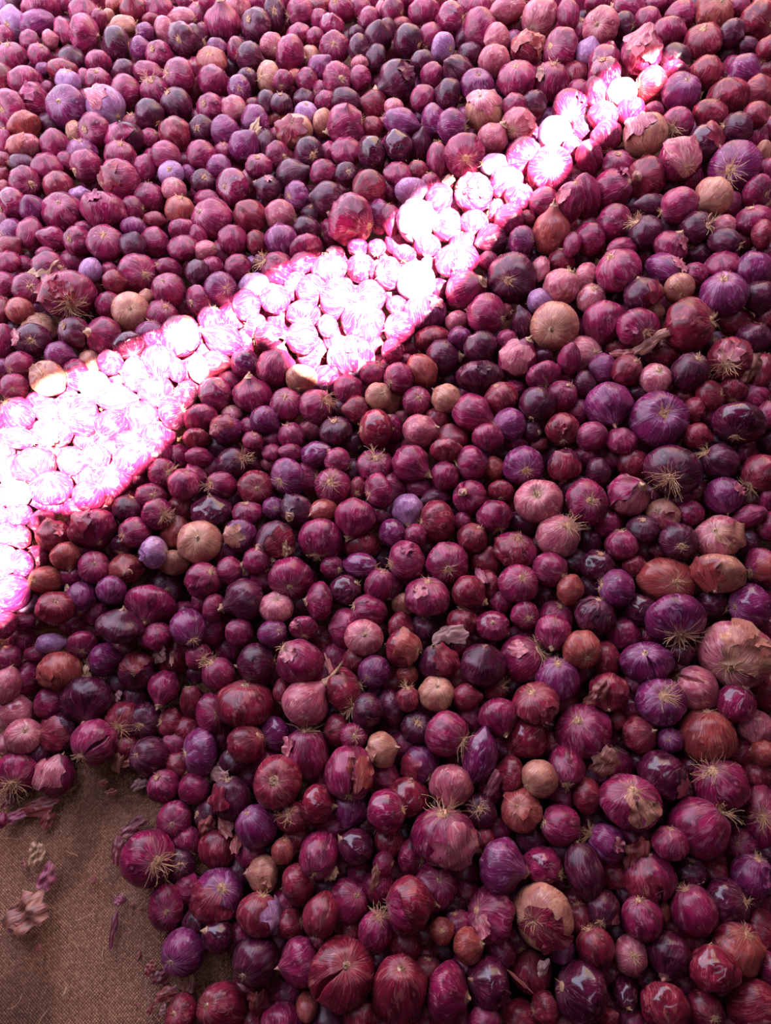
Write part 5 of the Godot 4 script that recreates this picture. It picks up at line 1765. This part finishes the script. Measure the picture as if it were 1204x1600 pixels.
633 299 -1049 38 -79 48 -129 303 303 234 m X -
588 283 -1047 96 -5 -29 -138 223 223 223 k X -
638 304 -1010 -97 -21 -11 134 245 245 170 r X -
579 290 -1009 -73 -31 -61 127 222 222 296 d X -
630 266 -1035 -4 96 -27 147 179 179 161 r X -
417 254 -1028 -90 25 35 134 197 197 296 m X -
568 262 -1196 0 91 -42 159 206 206 239 m N -
509 249 -1084 53 69 50 -112 229 229 156 d X -
-920 156 -1910 34 84 -42 -125 155 155 232 l X -
-880 156 -1859 -38 26 89 114 355 355 242 l D -
-824 157 -1851 95 12 -29 -118 293 293 419 p X S
-822 155 -1912 -16 64 -75 -169 491 491 334 m X T
-767 156 -1929 5 37 -93 -153 284 284 232 m X -
-718 156 -1890 35 93 -14 -103 364 364 320 m N -
-755 155 -1823 -29 46 -84 -176 223 223 335 m X -
-619 156 -1840 -98 -11 19 119 246 246 341 t X C
-621 156 -1770 -100 -3 -5 122 415 415 301 d X -
-678 156 -1859 -31 -94 12 101 207 207 311 m X -
-662 152 -1891 -96 11 -25 126 162 162 140 t X -
-657 151 -1939 26 -93 24 -155 221 221 171 o X -
-603 156 -1910 0 98 21 21 326 326 294 r X -
-542 156 -1916 -11 98 18 54 324 324 272 m X -
-557 151 -1874 -14 52 -84 -173 224 224 152 r X -
-563 156 -1818 65 -46 -61 -109 220 220 220 p X -
-519 156 -1828 -72 26 65 116 300 300 204 k X -
-484 156 -1878 -97 -10 -22 120 223 223 335 k X -
-468 169 -1769 -2 52 85 91 373 335 311 d D -
-565 156 -1755 98 13 -14 -120 274 274 236 p X -
-518 156 -1731 -28 83 49 73 317 317 320 m D -
-780 156 -1791 97 14 -21 -118 217 217 179 k X -
-888 156 -1803 52 -27 -81 -114 238 238 211 m X -
-853 156 -1725 3 -100 5 -180 349 349 306 m X -
-824 156 -1779 -48 54 69 103 277 277 209 m X -
-792 156 -1731 -41 -90 14 99 272 272 251 m X -
-720 151 -1727 22 97 12 -45 313 313 239 d X T
-653 156 -1708 -15 55 -82 -170 292 292 244 m X -
-418 160 -1923 18 45 -87 -156 298 298 203 m X -
-354 156 -1923 26 95 15 -59 306 306 240 k X -
-305 157 -1845 -44 76 49 83 379 379 332 d R -
-265 158 -1888 12 66 74 -5 264 411 295 d R P
-437 138 -1840 -32 -91 25 125 190 190 265 m X -
-447 144 -1804 -96 -14 -22 120 361 361 245 d X -
-387 156 -1758 54 28 79 -131 224 257 208 p D -
-397 156 -1708 3 98 20 6 368 368 250 o D -
-342 157 -1748 -99 -15 -4 120 294 294 209 m X -
-309 162 -1713 97 -10 23 -126 347 347 289 d X -
-262 158 -1763 40 25 88 -142 299 299 261 k R -
-202 163 -1885 89 -1 -45 -121 344 344 323 m X -
-161 167 -1910 22 -96 -15 -71 293 293 200 r X -
-104 180 -1868 -32 83 45 62 294 294 328 m R -
-154 167 -1852 -50 86 -9 118 221 221 221 m X -
-125 171 -1821 13 98 16 -40 288 288 236 m X G
-163 166 -1786 -11 96 -27 166 217 217 196 m X -
-117 172 -1735 6 70 71 -2 350 352 308 m D -
-175 148 -1735 85 -49 -18 -117 271 271 236 t X -
-61 168 -1888 90 41 15 -114 300 300 262 m X -
-38 183 -1819 92 -6 39 -124 294 294 255 m X T
-8 180 -1861 -8 58 -81 175 160 160 230 k X -
-15 196 -1737 8 99 12 -38 326 326 326 d X -
-58 182 -1713 -93 -29 -24 118 325 325 236 d X -
-22 186 -1678 -86 46 21 115 295 295 201 d X -
-57 180 -1664 15 -70 70 -171 208 208 170 k X -
-201 163 -1804 -10 92 -38 173 297 297 202 m X -
-67 173 -1786 29 -46 84 -163 195 195 174 d X -
15 196 -1833 -85 -12 -51 121 295 295 270 m X -
88 206 -1811 -14 54 -83 168 369 369 323 m X T
53 199 -1866 6 -34 94 -174 198 198 135 m X -
147 217 -1766 -88 -29 -39 116 363 363 317 m X G
50 201 -1712 -81 -4 -58 126 358 358 317 d X -
100 203 -1725 -39 -24 89 157 271 271 289 m R -
4 184 -1775 92 17 35 -120 292 292 199 d X -
37 190 -1789 97 10 22 -120 176 176 237 r X -
126 213 -1669 -74 -22 -63 120 316 316 228 l X P
80 212 -1620 12 -49 86 -170 258 258 235 d X -
198 228 -1802 -3 -100 -8 29 383 383 260 m X -
207 231 -1703 -87 2 48 126 442 442 330 m X T
266 253 -1740 -95 -19 24 124 277 277 405 k X F
239 242 -1656 -89 2 46 126 309 309 265 k X -
228 244 -1575 2 -60 80 -171 340 340 299 k X -
387 277 -1681 -15 45 -88 157 243 243 319 m X P
176 199 -1727 34 51 -79 -164 198 198 253 d X -
450 284 -1704 14 42 -90 173 272 272 185 m X -
508 295 -1667 98 -16 11 -117 290 290 376 m X -
493 290 -1621 -68 -41 -61 111 265 265 240 d X -
564 301 -1674 98 3 -19 -123 162 162 243 m X -
538 302 -1616 36 51 -78 -174 279 279 259 m X -
602 314 -1612 -100 0 -10 119 296 296 296 m X -
570 308 -1563 2 -60 80 -160 360 360 283 m X -
712 333 -1612 -4 100 -9 131 223 223 183 m X -
678 335 -1518 53 30 79 -113 266 266 217 d X -
732 341 -1459 25 65 -71 173 213 213 213 r X -
709 327 -1496 -91 8 -41 119 140 140 196 d X -
418 269 -1563 15 97 -21 -161 281 281 263 l X -
444 276 -1521 31 59 -74 -174 329 329 329 m X G
570 302 -1484 -69 -2 -72 123 320 320 320 d X -
493 286 -1711 -46 -89 -2 115 109 109 109 m X -
649 316 -1657 -15 99 -7 97 282 282 191 d X -
765 335 -1624 22 -92 34 -129 222 222 151 r X -
190 78 80 -4 56 -82 169 279 279 249 r X -
-242 31 -73 -6 -11 99 169 309 309 284 r X -
564 125 -278 65 60 47 -153 304 304 312 r X -
-135 56 139 -11 -39 -92 -173 277 277 250 m X -
171 74 137 94 -33 9 174 282 282 270 r X -
328 95 -179 -5 -71 70 -162 306 306 282 m X -
-73 67 137 -17 53 -83 -174 260 260 234 d X -
341 239 -1513 -1 -98 22 -171 391 391 378 m X -
24 79 49 44 27 -86 178 250 250 248 r X -
-135 26 110 -54 -43 73 178 245 245 244 m X -
358 132 -363 -33 15 93 -168 269 269 247 m X -
-343 38 -353 32 -42 85 171 281 281 287 r X -
349 98 -78 44 33 -83 167 237 237 232 m X -
114 48 -40 60 24 76 -174 246 246 246 m X -
469 213 -833 0 -98 21 -156 290 290 259 r X -
312 92 134 29 -38 88 -166 216 216 189 m X -
-10 91 -20 28 37 89 180 231 231 209 m X -
396 231 -1537 -15 45 -88 157 355 355 332 r X -
400 177 -635 63 -30 72 -147 256 256 256 r X -
310 95 -35 22 72 66 -160 215 215 216 r X -
52 83 136 37 30 -88 175 199 199 193 m X -
-78 75 -342 38 -34 -86 -168 242 242 239 m X -
151 94 56 41 -64 -65 170 205 205 212 m X -
522 119 -160 13 -37 92 -153 212 212 190 r X -
202 96 -79 -21 14 97 -171 211 211 197 d X -
338 85 88 78 62 -10 173 196 196 204 d X -
-25 163 -1547 -84 44 32 117 317 317 306 r X -
507 115 -192 -98 21 4 170 210 210 218 r X -
4 95 -75 -1 37 93 -180 211 211 208 r X -
257 103 18 26 -33 91 -167 204 204 201 r X -
324 139 -513 -34 -1 94 -173 229 229 213 d X -
-2 90 -161 92 24 31 -172 218 218 217 m X -
-177 33 141 -44 62 64 177 211 211 214 r X -
-483 135 -1985 -83 -48 -28 105 327 327 327 m X -
614 207 -656 79 -39 48 -135 227 227 227 d X -
748 307 -1446 83 -47 30 -114 265 265 261 r X -
389 244 -1359 54 -40 74 -139 262 262 261 d X -
554 253 -1019 85 -51 13 -121 241 241 241 d X -
643 251 -872 59 -65 49 -127 234 234 237 r X -
-516 25 -413 9 43 -90 -156 244 244 230 m X -
573 150 -365 -42 17 89 -160 218 218 191 m X -
-318 25 -188 -84 -40 -38 178 230 230 231 r X -
157 79 -93 -26 68 -68 168 214 214 184 m X -
-587 50 -379 -11 -78 61 146 237 237 207 m X -
112 106 -356 -3 -67 74 -175 226 226 200 r X -
248 100 -135 67 65 -36 -180 217 217 214 m X -
495 80 -110 24 -63 74 -150 216 216 187 r X -
527 67 -1 -46 -83 32 -164 210 210 212 m X -
414 89 46 -56 45 70 -159 203 203 195 r X -
-10 84 65 9 35 -93 -180 205 205 193 d X -
-324 25 -219 -67 72 -19 174 228 228 233 m X -
152 91 -148 33 -70 64 -167 215 215 199 m X -
295 81 80 6 64 77 -163 203 203 181 r X -
-312 137 -1982 8 99 13 -25 320 320 271 m X -
683 293 -1517 40 -90 17 -103 265 265 278 d X -
-74 79 -96 -95 32 3 175 214 214 216 m X -
386 89 89 27 -43 -86 159 202 202 203 m X -
-905 136 -1984 -32 72 -62 177 320 320 305 d X -
-259 40 -365 -62 -68 39 153 243 243 246 m X -
-48 79 33 56 -28 78 177 204 204 202 r X -
401 193 -854 -63 73 -26 126 244 244 247 r X -
292 209 -1746 -28 27 -92 151 293 293 292 r X -
719 293 -1289 100 -1 -5 -127 251 251 250 m X -
601 219 -736 -55 64 -53 132 229 229 228 m X -
-100 68 -374 -75 -53 40 160 231 231 233 r X -
297 85 -106 -41 52 -75 162 215 215 214 d X -
-81 78 -21 -7 67 -74 -175 211 211 188 d X -
-265 23 25 -5 -30 95 167 218 218 210 d X -
228 78 136 -21 12 -97 170 201 201 197 r X -
-621 114 -1136 18 -53 83 167 273 273 259 m X -
572 183 -566 -74 23 -64 142 221 221 222 r X -
-346 91 -598 18 -2 -98 -159 243 243 230 r X -
320 127 -438 -56 57 -59 151 227 227 226 d X -
249 117 -433 21 -80 57 -158 229 229 202 d X -
296 88 -277 -59 -76 29 174 224 224 225 r X -
392 88 -107 -24 41 -88 159 214 214 203 d X -
27 74 -90 -77 -59 24 175 214 214 216 d X -
-58 51 -42 -79 61 -1 178 219 219 216 m X -
81 57 57 -85 53 -6 -177 208 208 211 d X -
185 206 -1654 -6 44 -90 170 288 288 250 d X -
319 213 -1040 10 -90 42 -157 249 249 231 r X -
-682 88 -714 42 60 -68 -139 250 250 238 r X -
-360 116 -1739 -35 32 -88 169 308 308 287 d X -
689 299 -1171 -19 -53 83 -165 242 242 222 m X -
128 164 -1314 -78 54 31 116 263 263 281 r X -
582 184 -653 14 -79 59 -146 231 231 214 m X -
-366 84 -701 47 -88 -5 -138 244 244 252 m X -
499 165 -585 -90 42 -14 141 234 234 229 r X -
358 115 -254 -38 -1 92 -168 219 219 219 m X -
-256 28 -228 1 6 100 168 233 233 219 m X -
-259 25 -175 94 24 -25 -168 229 229 230 d X -
-292 24 -82 -40 -36 -84 -168 223 223 208 m X -
524 104 -62 100 -3 6 -175 209 209 209 d X -
16 72 -36 -7 -41 -91 179 213 213 214 m X -
304 91 31 68 70 19 -177 204 204 206 d X -
-148 43 46 75 38 -55 -177 213 213 213 m X -
429 91 135 -21 -69 69 -152 197 197 194 m X -
328 166 -743 -55 -82 -18 131 248 248 237 m X -
297 135 -480 21 -81 54 -154 229 229 212 d X -
133 96 -77 27 -58 -77 174 210 210 188 r X -
-34 74 -39 -66 63 41 177 208 208 213 m X -
310 86 -311 60 80 -1 -162 231 231 226 m X -
173 74 40 -29 -63 -72 172 207 207 204 m X -
25 143 -1162 1 -38 93 -178 269 269 252 m X -
45 134 -908 -73 -31 -61 141 261 261 253 m X -
-397 26 -292 -9 46 -88 -164 237 237 244 d X -
175 90 -9 -82 4 -57 175 211 211 210 d X -
255 82 -4 36 -25 90 -168 208 208 191 r X -
415 242 -1678 -17 -98 0 108 282 282 268 m X -
12 153 -1744 -17 -49 85 170 303 303 289 r X -
-4 80 -508 -78 -62 5 152 244 244 240 d X -
-138 79 -430 65 -76 2 -154 230 230 238 d X -
-425 36 -368 64 43 -64 -153 237 237 233 r X -
127 100 -246 47 32 82 -167 220 220 219 m X -
440 101 -177 -40 -39 -83 156 219 219 222 m X -
-125 68 -82 -12 -34 -93 -174 216 216 198 r X -
446 93 -34 -59 19 79 -163 211 211 216 r X -
-704 135 -1986 31 45 -84 -142 325 325 334 r X -
407 204 -966 68 -70 19 -122 244 244 244 d X -
-209 23 -41 -13 59 -80 -169 221 221 203 d X -
-284 24 -19 84 -44 33 176 215 215 220 m X -
132 195 -1880 58 58 -57 -143 304 304 304 r X -
-438 115 -1661 39 92 -9 -103 306 306 321 r X -
-616 114 -1355 -21 56 -80 -172 286 286 271 m X -
661 274 -997 4 -100 2 -59 236 236 245 m X -
443 184 -850 23 26 -94 170 243 243 239 d X -
331 159 -660 6 -39 92 -163 235 235 216 m X -
-526 79 -672 5 -87 50 160 249 249 224 m X -
-2 110 -576 -84 -28 -46 154 240 240 239 m X -
109 95 -303 -72 17 -67 166 229 229 229 r X -
26 83 -208 -90 -42 -10 169 219 219 222 m X -
-207 35 -172 -67 52 53 166 223 223 227 m X -
245 96 -64 -8 -53 85 -167 210 210 192 d X -
-192 52 -63 -14 69 -71 -169 217 217 198 m X -
194 65 -23 -66 -68 31 -176 210 210 214 r X -
244 62 -23 4 33 94 -168 214 214 192 r X -
-155 30 -13 11 66 -74 -170 219 219 186 m X -
112 61 -11 6 64 76 -173 213 213 191 m X -
-201 32 40 71 -54 -45 -176 213 213 215 m X -
479 89 80 73 -28 62 -166 204 204 205 d X -
97 90 135 1 37 -93 175 199 199 182 m X -
427 259 -1765 -57 -62 54 150 284 284 281 m X -
-199 107 -998 -6 -5 100 168 265 265 232 m X -
376 154 -659 -84 53 -15 138 240 240 236 m X -
369 114 -288 5 4 -100 163 221 221 202 m X -
247 84 -238 -25 -49 -83 162 222 222 217 r X -
-658 90 -613 97 19 -18 -145 252 252 244 m X -
397 120 -365 56 5 -83 174 225 225 227 m X -
12 88 -301 -8 -30 -95 178 226 226 208 r X -
173 86 -199 -77 -64 0 169 216 216 222 m X -
-242 140 -1977 -5 -46 89 169 319 319 307 m X -
-28 165 -1933 -56 81 17 97 316 316 317 m X -
377 249 -1783 -2 -99 -13 21 288 288 248 m X -
492 249 -1627 -5 -35 93 -165 278 278 238 m X -
494 253 -1517 12 39 -91 169 271 271 235 m X -
685 294 -1266 -38 -61 69 180 249 249 256 m X -
469 226 -1043 81 49 -32 -148 243 243 245 r X -
-571 93 -1023 -34 46 -82 -175 269 269 255 d X -
-17 121 -925 12 82 -56 -171 258 258 234 r X -
634 210 -753 95 29 -9 -150 232 232 232 r X -
-296 91 -715 -14 5 99 161 250 250 235 d X -
199 126 -688 23 -92 32 -147 243 243 215 d X -
-306 83 -678 -65 68 32 138 242 242 255 m X -
-57 104 -661 84 32 44 -150 242 242 247 d X -
487 148 -483 97 -14 -19 -159 229 229 226 m X -
93 85 -379 -7 -29 -95 173 231 231 202 m X -
-45 94 -333 27 -71 65 -175 225 225 203 r X -
-92 89 -310 88 47 -3 -162 225 225 227 m X -
192 91 -294 -94 27 21 167 221 221 226 d X -
-310 26 -242 75 27 -61 -162 236 236 236 r X -
14 60 -231 -84 53 -13 167 234 234 226 m X -
243 98 -206 77 34 53 -165 211 211 217 r X -
-531 25 -207 -78 60 -19 177 235 235 232 d X -
-29 74 -99 -80 -58 -16 174 209 209 221 d X -
-140 57 2 50 -42 -76 -174 211 211 208 m X -
-90 60 47 -27 -30 91 176 209 209 196 r X -
55 89 79 -8 -59 80 -176 203 203 183 r X -
-190 22 105 -1 -26 -96 -171 213 213 194 r X -
112 66 119 18 65 74 -175 204 204 187 m X -
534 244 -1203 -45 -81 -38 103 260 260 253 d X -
-79 139 -1310 72 69 10 -116 271 271 277 r X -
462 224 -1168 98 18 -1 -133 260 260 255 d X -
101 158 -1021 -2 -13 99 -176 258 258 225 d X -
529 196 -707 47 11 -88 173 230 230 209 m X -
-232 75 -693 -4 -94 34 164 253 253 257 m X -
436 151 -590 8 -90 42 -150 233 233 244 m X -
465 170 -573 94 -32 -7 -148 219 219 234 m X -
-474 87 -603 2 -10 99 159 245 245 248 r X -
409 135 -499 34 81 -49 177 229 229 226 m X -
-267 79 -522 -1 24 97 165 241 241 237 m X -
-200 85 -470 66 -12 -74 -158 233 233 234 m X -
140 87 -370 -61 -61 50 170 233 233 233 m X -
434 121 -313 -73 -58 -35 156 217 217 222 r X -
268 102 -262 -2 -60 80 -166 221 221 199 r X -
343 86 -217 15 31 94 -161 220 220 204 m X -
-95 56 -163 -5 -18 -98 -176 224 224 212 m X -
431 97 -140 17 -24 -96 159 215 215 194 m X -
274 91 -81 -3 -49 -87 164 212 212 189 r X -
-174 24 -68 -12 -46 -88 -171 224 224 231 d X -
497 81 5 -49 -49 -72 161 208 208 207 m X -
97 94 26 29 -51 81 -175 204 204 182 m X -
378 88 28 67 62 -41 169 204 204 206 r X -
52 55 35 -66 -15 74 -177 213 213 213 m X -
104 82 75 -35 -51 -78 177 204 204 201 m X -
439 77 106 16 71 -69 151 206 206 212 m X -
290 73 117 -50 24 83 -165 203 203 201 m X -
601 295 -1702 -97 9 24 120 271 271 277 m X -
-453 130 -1932 3 -100 -5 -41 318 318 280 m X -
599 258 -1231 -27 -95 -13 102 252 252 252 r X -
-328 115 -1156 79 53 -30 -130 273 273 273 m X -
362 199 -1061 92 -24 -30 -134 263 263 247 d X -
-540 106 -1151 -98 -14 -13 134 263 263 279 r X -
113 141 -1072 -39 -15 91 166 266 266 276 r X -
490 224 -931 -52 -86 -2 134 235 235 238 m X -
-394 98 -1031 63 0 -78 -140 262 262 265 m X -
495 196 -753 39 12 91 -143 239 239 241 r X -
-489 82 -726 20 -8 -98 -151 255 255 260 m X -
-584 88 -711 4 83 -56 -152 251 251 240 r X -
565 180 -607 -42 76 -49 133 229 229 233 d X -
522 157 -615 15 71 -69 163 234 234 242 d X -
-147 82 -519 -38 88 -29 161 239 239 235 d X -
-484 30 -401 -64 77 6 159 234 234 245 m X -
-402 24 -215 -9 -11 -99 -162 233 233 213 r X -
289 103 -164 77 54 32 -166 218 218 215 d X -
-108 45 -97 9 56 83 174 222 222 213 r X -
-3 75 136 77 -50 -39 173 200 200 202 m X -
"""
const SCRAPS := """
-507 24 10 63 54 0 10 -60 10 15 x|large crumpled pinkish tan onion skin lying on the bare burlap
-513 19 29 29 21 1 -10 -80 -9 30 x|small rose-coloured skin tongue under the large crumpled skin on the burlap
-512 20 -66 30 24 2 8 -5 5 30 x|pale tan onion skin chip on the burlap, highest of those lying free
-490 20 -33 41 25 3 4 -15 -4 40 x|narrow magenta-striped onion skin on the burlap
-379 19 -4 17 15 3 2 -40 2 50 x|small curled magenta skin on the burlap, nearest the large burlap-edge onion
-383 18 33 42 11 4 1 0 -8 30 x|long dark purple onion skin shred in the middle of the burlap
-528 18 33 9 8 3 -1 0 -2 20 x|tiny pink skin crumb left of the large crumpled skin
-485 17 56 12 7 1 5 -20 11 20 x|small brown sliver on the burlap below the large crumpled skin
-437 17 111 17 6 2 10 -10 1 60 x|short straw-coloured stalk bit alone at the bottom of the burlap
-431 18 -164 16 12 1 -1 -60 -5 30 x|small red skin bit on the burlap, upper of two below the heap
-416 18 -151 17 10 1 -11 -80 -11 10 x|flat red skin bit on the burlap, lower of two below the heap
-375 19 -161 27 17 5 0 -70 -4 40 x|whitish pink curled skin at the tip of the heap beside the burlap
-394 19 -69 40 18 4 -2 0 9 50 x|dark red skin leaning against the large burlap-edge onion
-375 20 -100 44 22 4 0 -50 1 30 x|dark red skin heap on the burlap above the large burlap-edge onion
-325 19 80 19 15 1 -6 -20 -11 30 x|brown-red skin bit below the dark purple onion at the burlap
-308 19 90 26 19 4 -4 -60 -8 30 x|dark maroon skin on the burlap under the dark purple onion
-298 19 110 31 20 1 0 -70 11 40 x|red-brown skin fold above the lowest burlap-edge onion
-317 18 128 13 9 1 4 -30 -7 20 x|small red skin chip, lowest one beside the bright red onion
-301 18 129 16 9 5 9 -10 7 40 x|pinkish white skin edge beside the lowest burlap-edge onion
-269 19 98 28 20 0 5 -10 9 40 x|brown oval onion skin below the dark glossy burlap onion
-524 20 -129 57 26 1 6 -75 6 30 x|rust-red onion skin in the litter under the hairy-rooted onion
-551 19 -117 34 20 3 -3 -60 11 30 x|pink skin shred in the litter at the left edge
-504 19 -113 30 18 1 11 -20 -8 40 x|dull red skin scrap, right end of the litter patch
-567 19 -140 31 16 4 6 -40 5 30 x|dark skin shred in the litter below the hairy root
-407 35 -200 45 23 0 23 -12 1 60 x|large brown skin husk standing upright at the heap edge above the burlap
-389 35 -192 31 16 0 24 -70 16 50 x|smaller brown skin husk lying across the upright one
-471 58 -322 34 19 2 25 -10 13 40 x|tan skin flake between the smooth brick-red oval onion and its neighbour
-418 47 -290 17 15 5 19 -30 15 30 x|small pink skin crumb right of the big dark wrinkled onion
-355 70 -350 34 25 5 40 -60 -1 30 x|thin pinkish skin film left of the root-tufted pair
-336 71 -343 32 7 0 27 -165 16 30 x|narrow tan strip of skin standing between onions
-243 63 -174 44 28 5 33 -110 0 40 x|ragged pale pink skin above the torn-skinned purple onion
-230 60 -98 39 21 1 13 -150 -7 40 x|torn red skin leaf dangling right of the lower burlap onions
-257 51 -99 33 25 1 32 -30 -13 40 x|torn red skin leaf above the half wrapped purple onion
-212 68 -74 42 15 1 41 -165 -9 40 x|long red skin strip right of the dark hole
-227 115 -479 28 16 2 41 -30 -7 40 x|tan triangular flake right of the large flat tan onion
-159 135 -502 28 18 2 43 -10 8 30 x|tan square flake on the cracked dark magenta onion
-183 118 -489 17 13 5 25 -60 0 30 x|small lilac skin flake left of the pock-marked onion
441 245 -828 71 29 0 31 -70 3 80 x|ribbed pink peel with a scalloped tan edge, upper right
398 228 -818 38 16 1 17 -100 -11 40 x|red skin strip left of the scalloped peel
101 133 -363 57 35 5 25 -75 17 70 x|large pale rose shell of skin above the torn glossy onion
148 146 -449 46 15 3 29 -170 -16 80 x|curled magenta ribbon of peel above the red-magenta onion
151 126 -151 43 19 3 37 -30 9 50 x|pink skin flap beside the bright purple smooth oval onion
306 136 -176 45 38 0 41 -40 -12 40 x|broad pinkish tan skin below the broad bright magenta onion
299 165 -263 44 25 1 34 -50 -17 40 x|dark red skin shreds left of the purple fine-striped onion
335 128 -61 49 40 1 31 -10 -9 70 x|large brown-red papery skin cap over the cracked magenta onion
-83 118 -313 52 9 1 14 -160 15 30 x|long curled red ribbon of dry neck above the streaky pinkish onion
122 210 -1253 29 21 0 9 -30 0 40 x|loose orange-tan scrap below the onion with a tan root patch
-277 169 -1452 54 31 2 39 -50 -10 50 x|torn tan leaf of skin above a small dark onion, upper left
317 266 -1504 38 22 0 13 -10 15 40 x|papery pink scrap right of the big shiny onion near the top
-509 100 -449 13 10 2 21 -20 8 30 x|orange skin crumb touching the smooth rosy purple onion
-562 150 -699 27 23 1 6 0 -5 30 x|crimson skin flap at the upper edge of the sun streak
-660 159 -1067 76 31 2 11 -60 6 40 x|long tan skin sheet above the dark wine-red onion, upper left
413 128 -27 18 9 2 8 -60 18 30 x|small tan skin chip in the dark corner
168 116 86 39 4 1 6 -130 9 20 x|thin red strip of skin in the dark bottom gap
200 117 73 22 14 5 5 -40 -9 40 x|pale flake in the dark gap at the bottom
-169 69 111 30 21 1 37 -20 -13 50 x|crumpled red skin in the dark gap left of the split maroon onion
-73 111 -36 23 18 2 12 -40 7 40 x|brown round skin flake between the two front magenta onions
-14 118 -30 36 13 0 20 -15 -18 40 x|tan hanging shred of skin in the dark front gap
584 257 -766 47 32 0 44 -30 -13 50 x|torn pale skin at the right edge above the dark gap
"""
